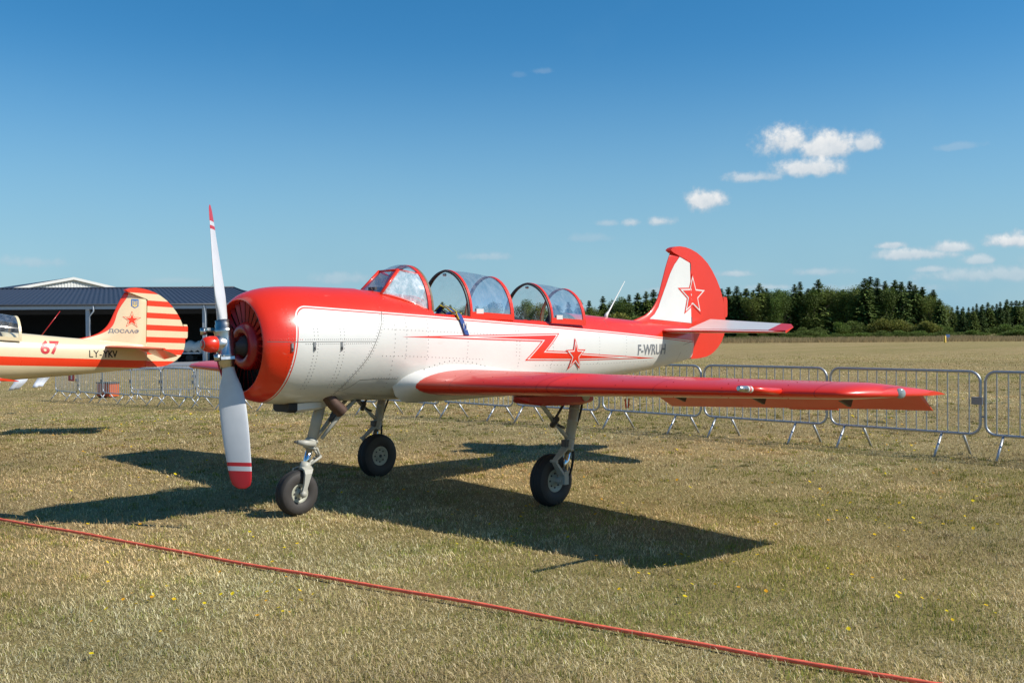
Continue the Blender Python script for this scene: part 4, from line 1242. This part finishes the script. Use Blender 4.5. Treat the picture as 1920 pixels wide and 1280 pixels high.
M['emblem_blue'] = simple('emblem_blue', (.02, .14, .42), .5); M['emblem_gold'] = simple('emblem_gold', (.75, .58, .16), .5)
ex, ez = 6.42, 2.40
decal('shield', [(ex-.068,ez+.085),(ex+.068,ez+.085),(ex+.068,ez-.045),(ex,ez-.085),(ex-.068,ez-.045)], ff(.003), M['emblem_blue'], cfin, 2)
for pl in ([(-.045,.06),(-.03,.06),(-.028,-.02),(-.02,-.03),(.02,-.03),(.028,-.02),(.03,.06),(.045,.06),(.045,-.045),(.012,-.055),(0,-.075),(-.012,-.055),(-.045,-.045)], [(-.009,-.03),(-.012,.02),(0,.068),(.012,.02),(.009,-.03)]):
    decal('trident', [(ex+a, ez+b) for a, b in pl], ff(.005), M['emblem_gold'], cfin, 0)
cream.location = (-2.56-.11-.10, 10.32+.10, -.11+.115); cream.rotation_euler = (0, .038, -.03)

# ------------------------------------------------------------------ crowd barriers
M['galv'] = simple('galvanised_steel', (.45, .47, .49), .45, metal=.7, var=.2, vscale=25, rvar=.15)
M['plate'] = simple('dull_steel_plate', (.28, .29, .31), .5, metal=.6, var=.25, vscale=20)
def make_barrier():
    root = empty('barrier'); L = 1.0; top = 1.08; lo = .30; r = .017; c = .13
    P = []
    def arc(cx, cz, a0, a1):
        for k in range(7):
            a = R(a0+(a1-a0)*k/6); P.append((0, cx+c*math.cos(a), cz+c*math.sin(a)))
    P.append((0, 0, top)); arc(L-.0-c, top-c, 90, 0); arc(L-c, lo+c, 0, -90); P.append((0, 0, lo)); arc(-L+c, lo+c, -90, -180); arc(-L+c, top-c, 180, 90); P.append((0, 0, top))
    mb = MB(); mb.tube(P, .018, 8, 0, False); mb.build('frame', [M['galv']], root)
    bar = None
    for k in range(14):
        y = -L+2*L*(k+1)/15
        if bar is None:
            mb = MB(); mb.tube([(0, 0, lo+.01), (0, 0, top-.01)], .0085, 6, 0, False); b = bar = mb.build('bar', [M['galv']], root)
        else: b = bpy.data.objects.new('bar', bar.data); COL.objects.link(b); b.parent = root
        b.location = (0, y, 0)
    leg = None
    for y in (-.66, .66):
        for s in (-1, 1):
            if leg is None:
                mb = MB(); mb.tube([(0, 0, lo), (.255, 0.0, -.01)], .0165, 8); b = leg = mb.build('leg', [M['galv']], root)
            else: b = bpy.data.objects.new('leg', leg.data); COL.objects.link(b); b.parent = root
            b.location = (0, y+.13*s, 0); b.rotation_euler = (0, 0, math.pi if s > 0 else 0)
    for z, y in ((.72, -L+.04), (.52, L)):
        mb = MB()
        if y < 0: mb.box((-.022, -L-.03, z-.045), (.022, -L+.10, z+.045)); 
        else: mb.tube([(0, L, z), (0, L+.07, z), (0, L+.07, z-.06)], .012, 6)
        mb.build('hook' if y > 0 else 'clasp', [M['plate']], root)
    return root
YB = [-3.97-.05+2.05*k for k in range(16)]
names = {0: 'steel crowd barrier cut off by the right picture edge', 1: 'steel crowd barrier behind the tip of the near red wing',
         2: 'steel crowd barrier right of the middle of the near red wing, second from the tip', 3: 'steel crowd barrier below the red and white airplane tailplane'}
proto = make_barrier(); BG = 'steel crowd barriers in a row behind the airplanes'
for k, y in enumerate(YB):
    o = proto if k == 0 else copy_tree(proto)
    x = 8.62+(.0 if k < 12 else .0)
    o.location = (x, y, float(ground_z(x, y))-.01); o.rotation_euler = (0, 0, random.uniform(-.03, .03))
    lab = names.get(k) or ('steel crowd barrier number %s from the right, seen below the near wing and fuselage' % ['', '', '', '', 'five', 'six', 'seven', 'eight'][k] if k < 8 else
          'steel crowd barrier %s from the left end of the row' % {15: 'first', 14: 'second', 13: 'third', 12: 'fourth', 11: 'fifth', 10: 'sixth', 9: 'seventh', 8: 'eighth'}[k])
    tag(o, lab, 'barrier', BG)
for (x, y, rz, lab) in ((10.4, 23.2, .95, 'steel crowd barrier standing crosswise behind the left end of the row'), (10.9, 20.6, .12, 'steel crowd barrier standing apart behind the row, below the cream airplane tail')):
    o = copy_tree(proto); o.location = (x, y, float(ground_z(x, y))-.01); o.rotation_euler = (0, 0, rz); tag(o, lab, 'barrier', 'stray steel barriers behind the row')
# red and white notice on the leftmost barrier
M['notice_red'] = simple('notice_red', (.55, .02, .03), .5); M['notice_white'] = simple('notice_white', (.8, .8, .8), .5)
def on_ground(x, y, dz=0): return (x, y, float(ground_z(x, y))+dz)
nb = empty('notice_board', on_ground(8.58, 26.15, .66)); tag(nb, 'small red and white notice hung on the leftmost barrier', 'sign')
mb = MB(); mb.box((-.012, -.25, 0), (.0, .25, .42)); mb.build('board', [M['notice_red']], nb)
mb = MB(); mb.box((-.016, -.10, .06), (-.013, .02, .40)); mb.build('white_field', [M['notice_white']], nb)
ob = empty('orange_crate', on_ground(9.9, 26.4), .3); ob.scale = (.8, .8, .85); tag(ob, 'rusty orange box with handles standing behind the left barriers', 'crate')
M['orange'] = simple('orange_paint', (.52, .10, .02), .6, var=.3, vscale=6)
mb = MB(); mb.box((-.25, -.40, .06), (.25, .40, .58)); mb.build('body', [M['orange']], ob)
mb = MB(); mb.box((-.28, -.43, .58), (.28, .43, .63)); mb.build('rim', [M['dark']], ob)
for y in (-.2, .2):
    mb = MB(); mb.box((-.265, y-.04, .08), (-.25, y+.04, .58)); mb.build('rib', [M['dark_red']], ob)
for y in (-.33, .33):
    mb = MB(); mb.box((-.2, y-.04, 0), (.2, y+.04, .06)); mb.build('foot', [M['dark']], ob)

# rope across the foreground
M['rope'] = simple('red_rope', (.95, .17, .10), .95, spec=.15, var=.15, vscale=30)
def rope():
    a = np.array((-1.89, 4.50)); b = np.array((.73, -7.5)); a = a+(a-b)*0; n = 220; r = .0108; V = []; Fc = []
    t2 = (b-a)/np.linalg.norm(b-a); L = np.linalg.norm(b-a); side = np.array((-t2[1], t2[0])); K = 10
    for i in range(n+1):
        t = i/n; p = a+(b-a)*t+side*.006*math.sin(t*9); z = .026+.004*math.sin(t*23)+.002*math.sin(t*61)
        for k in range(K):
            an = 2*math.pi*k/K; rr = r*(1+.12*math.cos(3*(an-i*.9)))
            V.append((p[0]+side[0]*rr*math.cos(an), p[1]+side[1]*rr*math.cos(an), z+rr*math.sin(an)))
    for i in range(n):
        for k in range(K): Fc.append((i*K+k, i*K+(k+1) % K, (i+1)*K+(k+1) % K, (i+1)*K+k))
    tag(np_mesh('rope', np.array(V), np.array(Fc), M['rope'], smooth=True), 'red cordon rope stretched across the lawn in the foreground', 'rope')
rope()

# pennants on a string under the cream airplane
M['pennant'] = simple('white_plastic_pennant', (.70, .74, .82), .5, var=.15, vscale=8)
ps = empty('bunting', on_ground(5.6, 27.0)); tag(ps, 'line of white pennants on a string low behind the cream airplane', 'bunting')
def at_rd(r, d, z): x, y = xy(r, d); return np.array((x, y, float(ground_z(x, y))+z))
lo_ = np.array(ps.location)
A_, B_ = at_rd(-14.2, 26, .95), at_rd(-12.4, 27.5, 1.12)
mb = MB(); mb.tube([A_-lo_, (A_+B_)/2-lo_+np.array((0, 0, -.05)), B_-lo_], .006, 6); mb.build('string', [M['white']], ps)
for t, w_ in ((.14, .36), (.42, .36), (.68, .36)):
    p = A_+(B_-A_)*t-lo_; e = (B_-A_)/np.linalg.norm(B_-A_); rings = []
    for i in range(6):
        q = i/5; c_ = p+e*(-.18*q)+np.array((.02*math.sin(5*q), .05*math.sin(3*q+t*9), -.33*q))
        rings.append([c_-e*w_*.5*(1-.25*q), c_-e*w_*.15+np.array((.03, -.03, 0)), c_+e*w_*.15-np.array((.03, -.03, .0)), c_+e*w_*.5*(1-.25*q)])
    mb = MB(); mb.loft(rings, 0, False); o = mb.build('pennant', [M['pennant']], ps)
    sm = o.modifiers.new('thick', 'SOLIDIFY'); sm.thickness = .004

# ------------------------------------------------------------------ hangar
M['roof'] = simple('blue_grey_sheet_roof', (.034, .043, .064), .55, var=.12, vscale=.5, rvar=.1)
M['steel'] = simple('grey_painted_steel', (.42, .45, .48), .5, var=.1)
M['wall_white'] = simple('white_sheet_cladding', (.72, .72, .68), .5, var=.06, vscale=.7)
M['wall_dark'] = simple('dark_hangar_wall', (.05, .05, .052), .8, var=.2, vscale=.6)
hr, hd = -30.0, 90.0
hx, hy = xy(hr, hd); hz = float(ground_z(hx, hy))
hang = empty('hangar', (hx, hy, hz), math.atan2(R0[1], R0[0])); tag(hang, 'open-fronted hangar with blue-grey sheet roof and steel posts', 'hangar')
# local: x to the right in the picture, y away, z up
EX0, EX1, EZ, RX1, RZ, RY = -38.0, 8.3, 5.35, 1.2, 7.35, 11.0
def corr(mb, a, b, c, d, n, amp):
    """corrugated sheet between edge a-b (eave) and d-c (ridge)"""
    a, b, c, d = [np.array(q, float) for q in (a, b, c, d)]; lo = []; hi = []
    up = np.cross(b-a, d-a); up /= np.linalg.norm(up)
    if up[2] < 0: up = -up
    for i in range(n+1):
        t = i/n; o = up*(amp if i % 4 in (1, 2) else 0); lo.append(a+(b-a)*t+o); hi.append(d+(c-d)*t+o)
    mb.loft([lo, hi], 0, False, smooth=False)
roofp = empty('roof'); roofp.parent = hang
mb = MB(); corr(mb, (EX0, -.5, EZ), (EX1, -.5, EZ), (RX1, RY, RZ), (EX0, RY, RZ), 360, .05); o = mb.build('roof_sheet', [M['roof']], roofp)
mb = MB(); corr(mb, (EX1, RY*2.1, EZ), (EX0, RY*2.1, EZ), (EX0, RY, RZ), (RX1, RY, RZ), 120, .05); mb.build('roof_sheet', [M['roof']], roofp)
mb = MB(); mb.add([(EX1, -.5, EZ), (EX1, RY*2.1, EZ), (RX1, RY, RZ)], [(0,1,2)]); mb.build('roof_sheet', [M['roof']], roofp)
mb = MB(); mb.tube([(EX0, RY, RZ+.06), (RX1, RY, RZ+.06)], .1, 8); mb.tube([(RX1, RY, RZ+.04), (EX1, -.5, EZ+.03)], .07, 8); mb.build('ridge_cap', [M['roof']], roofp)
mb = MB(); mb.box((EX0, -.62, EZ-.42), (EX1, -.50, EZ-.08)); mb.build('fascia', [M['steel']], hang)
mb = MB(); mb.tube([(EX0, -.72, EZ-.03), (EX1, -.72, EZ-.03)], .09, 10); mb.build('gutter', [M['dark']], hang)
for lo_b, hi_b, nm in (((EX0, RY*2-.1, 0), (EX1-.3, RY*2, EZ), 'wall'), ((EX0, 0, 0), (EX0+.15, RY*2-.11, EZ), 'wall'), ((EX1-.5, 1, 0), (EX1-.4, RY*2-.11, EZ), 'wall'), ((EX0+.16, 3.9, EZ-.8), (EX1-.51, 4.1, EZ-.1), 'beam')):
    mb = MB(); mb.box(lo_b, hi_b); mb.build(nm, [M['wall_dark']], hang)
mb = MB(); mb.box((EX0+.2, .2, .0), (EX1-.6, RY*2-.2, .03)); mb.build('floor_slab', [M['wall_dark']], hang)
post = None
for k, x in enumerate((-30.6, -20.0, -9.1, 1.65)):
    if post is None:
        mb = MB(); mb.box((-.16, -.16, 0), (.16, .16, EZ-.42)); p_ = post = mb.build('post', [M['steel']], hang)
    else: p_ = bpy.data.objects.new('post', post.data); COL.objects.link(p_); p_.parent = hang
    p_.location = (x, -.25, 0)
for x in (-8.4+.0, 1.9, -19.2):
    mb = MB(); mb.tube([(x, -.72, EZ-.1), (x, -.72, EZ-.6), (x-.5, -.5, EZ-1.1), (x-.55, -.48, .1)] if x != 1.9 else [(x-.15, -.72, EZ-.1), (x-.1, -.6, EZ-.8), (x-.05, -.5, .1)], .07, 8); mb.build('downpipe', [M['steel']], hang)
# covered trailer under the hangar roof
M['cover'] = simple('pale_tarpaulin', (.62, .62, .58), .7, var=.12, vscale=3, bump=.5, bscale=4)
tl = empty('trailer', (hx+R0[0]*-.15+F0[0]*1.2, hy+R0[1]*-.15+F0[1]*1.2, hz), math.atan2(R0[1], R0[0])); tag(tl, 'small trailer under a pale tarpaulin in front of the hangar post', 'trailer')
mb = MB(); rings = []
for i in range(9):
    x = -1.15+2.3*i/8; h_ = 1.9+.12*math.sin(i*1.9); w_ = .7+.05*math.sin(i*2.3)
    rings.append([(x, -w_, 1.0+.15*math.sin(i*3)), (x, -w_*.95, h_-.2), (x, -w_*.5, h_), (x, w_*.5, h_), (x, w_*.95, h_-.2), (x, w_, 1.0)])
mb.loft(rings, 0, True, True, True, True); mb.build('tarpaulin', [M['cover']], tl)
mb = MB(); mb.box((-1.2, -.65, .75), (1.1, .65, .9)); mb.box((1.1, -.06, .78), (1.8, .06, .88)); mb.tube([(1.7, 0, .8), (1.7, 0, 0)], .04, 8); mb.tube([(-1.1, -.5, .8), (-1.1, -.5, 0)], .04, 8); mb.build('chassis', [M['steel']], tl)
for y in (-.62, .62):
    mb = MB(); mb.lathe([(-.1, 0), (-.1, .3), (-.06, .35), (.06, .35), (.1, .3), (.1, 0)], (.1, y, .35), (0, 1, 0), 20); mb.build('wheel', [M['rubber']], tl)

# taller hall behind with a white gable
gx, gy = xy(-58.6, 130.0); gz = float(ground_z(gx, gy))
hall = empty('hall', (gx, gy, gz), math.atan2(R0[1], R0[0])-.72*0); tag(hall, 'taller hall with white ribbed gable rising behind the hangar roof', 'building')
PZ = 9.16-gz; W_ = 12.5; SL = .21; EVZ = PZ-W_*SL
ridge = np.array((-.66, .75, 0)); perp = np.array((.75, .66, 0))
mb = MB(); a = perp*-W_; b = perp*W_
mb.add([tuple(a), tuple(b), tuple(b+np.array((0, 0, EVZ))), (0, 0, PZ), tuple(a+np.array((0, 0, EVZ)))], [(0,1,2,3,4)]); mb.build('gable_wall', [M['wall_white']], hall)
mb = MB()
for i in range(64):
    t = -W_+2*W_*(i+.5)/64; zt = PZ-abs(t)*SL-.15
    c_ = perp*t; mb.obox((c_[0]+.022, c_[1]-.025, zt-2), perp*.09, np.array((.66, -.75, 0))*.010, (0, 0, 2))
o = mb.build('cladding_ribs', [M['wall_white']], hall); o['kind'] = 'stuff'
for s in (-1, 1):
    mb = MB(); e0 = perp*s*(W_+.4)+np.array((.2, -.23, EVZ-.1)); r0 = np.array((.2, -.23, PZ+.05)); L = ridge*60
    mb.add([tuple(e0), tuple(r0), tuple(r0+L), tuple(e0+L)], [(0,1,2,3)] if s < 0 else [(3,2,1,0)])
    o = mb.build('roof_slope', [M['roof']], hall); sm = o.modifiers.new('thick', 'SOLIDIFY'); sm.thickness = .1; sm.offset = -1
for s in (-1, 1):
    mb = MB(); e0 = perp*s*(W_+.4)+np.array((.24, -.28, EVZ-.1)); r0 = np.array((.24, -.28, PZ+.05))
    mb.add([tuple(e0), tuple(r0), tuple(r0+np.array((0, 0, -.35))), tuple(e0+np.array((0, 0, -.35))), tuple(e0+np.array((0, .06, 0))), tuple(r0+np.array((0, .06, 0))), tuple(r0+np.array((0, .06, -.35))), tuple(e0+np.array((0, .06, -.35)))], [(0,1,2,3),(4,7,6,5),(0,4,5,1),(3,2,6,7)])
    mb.build('verge_trim', [M['wall_white']], hall)
mb = MB(); w0, w1 = perp*-W_, perp*-W_+ridge*60
mb.add([tuple(w0), tuple(w1), tuple(w1+np.array((0, 0, EVZ))), tuple(w0+np.array((0, 0, EVZ)))], [(0,1,2,3)]); mb.build('side_wall', [M['wall_white']], hall); mb = MB(); w0, w1 = perp*W_, perp*W_+ridge*60
mb.add([tuple(w0), tuple(w1), tuple(w1+np.array((0, 0, EVZ))), tuple(w0+np.array((0, 0, EVZ)))], [(3,2,1,0)]); mb.build('side_wall', [M['wall_white']], hall)

# ------------------------------------------------------------------ trees
M['bark'] = simple('bark', (.06, .045, .03), .9, var=.3, vscale=3)
def spruce_mesh(seed, H=10.0, Rm=2.0, sparse=1.0, tone=(.030, .058, .020)):
    g = np.random.default_rng(seed); V = []; C_ = []
    nl = 46
    for i in range(nl):
        zf = .04+.955*(i/(nl-1))**.92; z0 = zf*H
        Rr = Rm*((1-zf)**.80)*(1+.10*math.sin(i*2.1+seed))+.06
        nb = max(4, int((10 if zf < .8 else 6)*sparse)); off = g.uniform(0, 6.28)
        for b in range(nb):
            az = off+b*6.283/nb+g.normal()*.25; L = Rr*g.uniform(.62, 1.22); up = .35 if zf > .85 else -.10-.22*g.random()
            ns = max(2, int(3+L*4.0))
            shade = g.uniform(.7, 1.3)
            for k in range(ns):
                t = (k+.6)/ns; rr = L*t; cz = z0+rr*up*(.5+.5*t)+(.10*rr*rr/max(L, .1) if zf < .7 else 0)
                c = np.array((math.cos(az)*rr, math.sin(az)*rr, cz)); sz = (.22+.24*(1-t*.5))*(.55+.45*min(1, L/1.2))
                d1 = np.array((math.cos(az+g.normal()*.5), math.sin(az+g.normal()*.5), up-.15+g.normal()*.25)); d1 /= np.linalg.norm(d1)
                d2 = np.cross(d1, (0, 0, 1))+g.normal(0, .45, 3); d2 /= np.linalg.norm(d2)
                V += [c-d1*sz*.3+d2*sz*.45, c-d1*sz*.3-d2*sz*.45, c+d1*sz*1.35]
                q = np.array(tone)*shade*g.uniform(.7, 1.4)*(1+.35*(t > .7)); C_ += [q]*3
    for k in range(14):
        z0 = H*(.955+.05*k/14); c = np.array((0, 0, z0)); a = g.uniform(0, 6.28); V += [c+np.array((-.03, 0, 0)), c+np.array((.03, 0, 0)), c+np.array((.16*math.cos(a), .16*math.sin(a), .2))]; C_ += [np.array(tone)*1.2]*3
    V = np.array(V); return V, np.arange(len(V)).reshape(-1, 3), np.clip(np.array(C_), 0, 1)
def leafy_mesh(seed, H, Rx, n, lobes, tone, base=.15, leaf=.20):
    g = np.random.default_rng(seed); LB = []
    for i in range(lobes):
        a = g.uniform(0, 6.28); q = g.uniform(.0, .68)*Rx; zz = g.uniform(base+.12, .82); 
        LB.append((math.cos(a)*q, math.sin(a)*q, zz*H, Rx*g.uniform(.28, .52), H*g.uniform(.12, .22), g.uniform(.7, 1.3)))
    LB.append((0, 0, H*.86, Rx*.32, H*.14, 1.1))
    V = []; C_ = []
    per = n//len(LB)
    for lx, ly, lz, lr, lh, sh_ in LB:
        d = g.normal(size=(per, 3)); d /= np.linalg.norm(d, axis=1)[:, None]; rad = g.random(per)**.28*(1+.22*g.normal(size=per)*.6)
        P = d*rad[:, None]*np.array((lr, lr, lh))+np.array((lx, ly, lz))
        for p in P:
            e = g.normal(size=3); e /= np.linalg.norm(e); f = np.cross(e, g.normal(size=3)); f /= np.linalg.norm(f)+1e-9; s = leaf*g.uniform(.6, 1.3)
            V += [p-e*s*.5-f*s*.35, p+f*s*.4, p+e*s*.7]; C_ += [np.array(tone)*sh_*g.uniform(.6, 1.45)]*3
    V = np.array(V); V[:, 2] = np.maximum(V[:, 2], .02); return V, np.arange(len(V)).reshape(-1, 3), np.clip(np.array(C_), 0, 1)
def proto_tree(name, data, mat, H, tr, trunk_h=.95, limbs=0, seed=0):
    root = empty(name); V, Fc, C_ = data
    mb = MB(); mb.tube([(0, 0, -.3), (0, 0, H*.3), (.02*H*.2, 0, H*trunk_h)], [tr, tr*.75, tr*.12], 7)
    g = np.random.default_rng(seed)
    for i in range(limbs):
        a = i*6.283/limbs+g.normal()*.3; z0 = H*(.2+.35*i/limbs); e = H*.25
        mb.tube([(0, 0, z0), (math.cos(a)*e*.5, math.sin(a)*e*.5, z0+e*.45), (math.cos(a)*e, math.sin(a)*e, z0+e)], [tr*.5, tr*.3, tr*.08], 5)
    mb.build('trunk', [M['bark']], root)
    np_mesh('crown', V, Fc, mat, root, col=C_)
    return root
TR = {}
for i, (sd, rm, sp, tn) in enumerate(((1, 2.5, 1.25, (.076,.112,.024)), (2, 2.9, 1.25, (.088,.124,.026)), (3, 2.1, 1.2, (.066,.102,.026)), (4, 2.7, 1.3, (.104,.136,.028)))):
    TR['s%d' % i] = [proto_tree('spruce_tree', spruce_mesh(sd, 10, rm, sp, tn), M['tint_needle'], 10, .18), False, 10.0]
for i, (sd, tn) in enumerate(((11, (.115,.160,.030)), (12, (.135,.165,.032)), (13, (.098,.148,.028)))):
    TR['l%d' % i] = [proto_tree('leafy_tree', leafy_mesh(sd, 10, 3.2, 9000, 15, tn), M['tint_leaf'], 10, .2, .7, 6, sd), False, 10.0]
for i, (sd, tn) in enumerate(((21, (.19,.19,.034)), (22, (.11,.145,.028)), (23, (.125,.18,.030)))):
    TR['b%d' % i] = [proto_tree('shrub', leafy_mesh(sd, 3, 2.2, 4200, 11, tn, .02, .16), M['tint_leaf'], 3, .05, .6, 7, sd), False, 3.0]
def place_tree(kind, az_px, d, H, label, cat, group, sx=1.0):
    """az_px: bearing, expressed as lateral offset per 1823 of distance"""
    T = TR[kind]; o = T[0] if not T[1] else copy_tree(T[0]); T[1] = True
    r = az_px/1823*d; x, y = xy(r, d); k = H/T[2]
    o.location = (x, y, float(ground_z(x, y))-.05); o.rotation_euler = (0, 0, random.uniform(0, 6.28)); o.scale = (k*sx, k*sx, k)
    tag(o, label, cat, group); return o
def hgt(px, ytop, d): return 1.6+(621-.0063*(px-960)-ytop)*d/1823
def nth(n): return str(n)+('th' if 10 < n % 100 < 20 else {1: 'st', 2: 'nd', 3: 'rd'}.get(n % 10, 'th'))
ORD = ['first','second','third','fourth','fifth','sixth','seventh','eighth','ninth','tenth','eleventh','twelfth','thirteenth','fourteenth','fifteenth','sixteenth','seventeenth','eighteenth','nineteenth','twentieth','twenty-first','twenty-second','twenty-third','twenty-fourth','twenty-fifth','twenty-sixth','twenty-seventh','twenty-eighth','twenty-ninth','thirtieth']
# front row of the wood right of the fin: bearing px, top y, kind
FR = [(1366,538,'s0'),(1382,536,'s2'),(1400,541,'s1'),(1424,531,'s3'),(1446,545,'l0'),(1470,545,'l2'),(1490,533,'s0'),(1500,528,'s2'),(1516,541,'s1'),(1535,524,'s3'),(1554,536,'l1'),(1571,546,'s2'),(1584,541,'l0'),(1602,536,'l1'),(1622,522,'s1'),(1632,519,'s0'),(1645,521,'s2'),(1660,527,'s3'),(1678,525,'s1'),(1690,528,'s0'),(1706,527,'s2'),(1716,534,'s1'),(1730,538,'s0'),(1750,543,'s3'),(1762,560,'s1'),(1411,547,'l1'),(1459,541,'l2'),(1525,541,'l0'),(1613,533,'l2'),(1669,537,'l0'),(1741,551,'l1')]; FR.sort()
ns = nl_ = 0
for px, yt, k in FR:
    d = 166+random.uniform(-3, 4)
    if k[0] == 's':
        ns += 1; lab = 'dark spruce in the front of the wood, %s spruce right of the fin' % nth(ns); c_ = 'spruce'
    else:
        nl_ += 1; lab = 'lighter leafy tree among the spruces, %s leafy tree right of the fin' % nth(nl_); c_ = 'tree'
    place_tree(k, px-960, d, hgt(px, yt, d), lab, c_, 'front row of the wood right of the fin', random.uniform(1.0, 1.3))
for i in range(34):       # second row
    px = 1352+i*12.5+random.uniform(-4, 4); d = 173+random.uniform(-2, 6); yt = np.interp(px, [1352,1430,1540,1590,1640,1740,1780], [545,541,537,545,534,545,566])+random.uniform(-2, 9)
    place_tree(random.choice(['s0','s1','s3','l0','l2','l1']), px-960, d, hgt(px, yt, d), 'tree half hidden in the second row of the wood, %s from the fin' % nth(i+1), 'tree', 'second row of the wood right of the fin', random.uniform(1.2, 1.5))
LR = [(1012,566,'l1'),(985,560,'l2'),(955,566,'s0'),(925,562,'l0'),(830,560,'s1'),(845,566,'s3'),(870,568,'l1'),(895,570,'s2'),(1040,570,'l0'),(1066,566,'s0'),(1088,562,'s3'),(1105,563,'s2'),(1131,555,'s0'),(1112,574,'l1'),(1148,562,'l0'),(1166,556,'l2'),(1180,552,'s2'),(1172,560,'s0'),(1196,549,'s1'),(1212,546,'s3'),(1226,543,'s0'),(1243,541,'s1'),(1262,541,'s2'),(1282,545,'l0'),(1300,540,'s0'),(1318,541,'s3'),(1336,540,'s1'),(1352,541,'s2')]
LR.sort(); c1 = 0
for px, yt, k in LR:
    d = 168+random.uniform(-4, 5); c1 += 1
    if px < 1100: lab = '%s seen behind the airplane canopies, %s of that row from the left' % ('spruce' if k[0] == 's' else 'leafy tree', nth(c1))
    elif px < 1235: lab = '%s between rear canopy and red fin, %s tree of that row' % ('dark spruce' if k[0] == 's' else 'sunlit leafy tree', nth(c1))
    else: lab = '%s behind the red fin, %s tree of that row' % ('spruce' if k[0] == 's' else 'leafy tree', nth(c1))
    place_tree(k, px-960, d, hgt(px, yt, d), lab, 'spruce' if k[0] == 's' else 'tree', 'wood left of and behind the fin', random.uniform(1.1, 1.4))
for i in range(22):       # wood goes on behind the fuselage
    px = 470+i*17+random.uniform(-5, 5); d = 178+random.uniform(-5, 8)
    place_tree(random.choice(['s0','s1','s3','l0','l1']), px-960, d, hgt(px, 572+random.uniform(0, 10), d), 'far tree behind the red and white fuselage, %s from the left' % nth(i+1), 'tree', 'wood behind the fuselage', 1.1)
# farther, lower wood at the right edge
for i in range(46):
    px = 1755+i*7.5+random.uniform(-3, 3); d = 285+random.uniform(-8, 25); yt = np.interp(px, [1750,1775,1800,1850,1910,2100], [586,580,574,566,562,560])+random.uniform(-3, 7)
    place_tree('s%d' % random.randint(0, 3), px-960, d, hgt(px, yt, d), 'small spruce of the distant wood at the right picture edge, %s from its left' % nth(i+1), 'spruce', 'distant wood at the right', random.uniform(1.0, 1.3))
# shrubs at the foot of the wood
SH = [(1505,612,'b1',1.3),(1535,612,'b1',1.3),(1572,602,'b2',1.2),(1598,600,'b1',1.3),(1628,610,'b1',1.2),(1655,596,'b0',1.3),(1683,597,'b0',1.5),(1700,603,'b1',1.2),(1738,600,'b0',1.3),(1760,607,'b2',1.3),(1780,612,'b2',1.2),(1885,606,'b2',1.5),(1910,608,'b2',1.4),(1722,617,'b2',1.5),(1395,620,'b1',1.2),(1430,622,'b1',1.2),(1470,618,'b1',1.2),(1120,590,'b0',1.2),(1160,585,'b0',1.4),(1195,590,'b1',1.3),(1100,596,'b2',1.2)]
SH.sort(); q = 0
for px, yt, k, sx in SH:
    q += 1; d = 156+random.uniform(-2, 2)
    if px < 1300: lab = 'sunlit shrub left of the red fin, %s from the rear canopy' % ORD[q-1]
    else: lab = '%s shrub at the foot of the wood, %s shrub right of the fin' % ({'b0': 'yellow-green', 'b1': 'dull green', 'b2': 'fresh green'}[k], ORD[q-5])
    place_tree(k, px-960, d, max(1.2, hgt(px, yt, d)), lab, 'shrub', 'shrubs at the foot of the wood', sx)
for i in range(26):      # low broom belt
    px = 1480+i*21+random.uniform(-8, 8); d = 151+random.uniform(-2, 2); 
    place_tree(random.choice(['b2', 'b1', 'b2']), px-960, d, random.uniform(.9, 1.5), 'low broom bush in the belt before the wood, %s from the left' % nth(i+1), 'shrub', 'low broom belt', random.uniform(2.2, 3.2))
for px, yt, k, lab in ((386,539,'l1','leafy tree rising behind the right end of the hangar roof'),(399,536,'l0','second leafy tree behind the hangar roof, beside the upper propeller blade'),(432,551,'s1','spruce top between the hangar roof and the red cowling'),(446,556,'s0','spruce behind the red cowling')):
    d = 165; place_tree(k, px-960, d, hgt(px, yt, d)+1.5, lab, 'tree', 'trees behind the hangar', .8)
# yellow runway marker with a blue plate
mx_, my_ = xy((1772-960)/1823*112, 112); mk = empty('runway_marker', on_ground(mx_, my_)); tag(mk, 'tiny yellow marker post with blue plate on the far field', 'marker')
M['marker_yellow'] = simple('marker_yellow', (.75, .45, .02), .5); M['marker_blue'] = simple('marker_blue', (.12, .2, .42), .5)
mb = MB(); mb.tube([(0, 0, 0), (0, 0, .05), (0, 0, .75), (0, 0, .8)], [.16, .12, .12, .02], 10); mb.build('post', [M['marker_yellow']], mk)
pr_ = empty('frame'); bpy.data.objects.remove(pr_)
mb = MB(); c_ = R0*.32; mb.obox((c_[0], c_[1], .78), R0*.22, F0*.02, (0, 0, .16)); mb.tube([(c_[0], c_[1], 0), (c_[0], c_[1], .65)], .02, 6); mb.build('plate', [M['marker_blue']], mk)
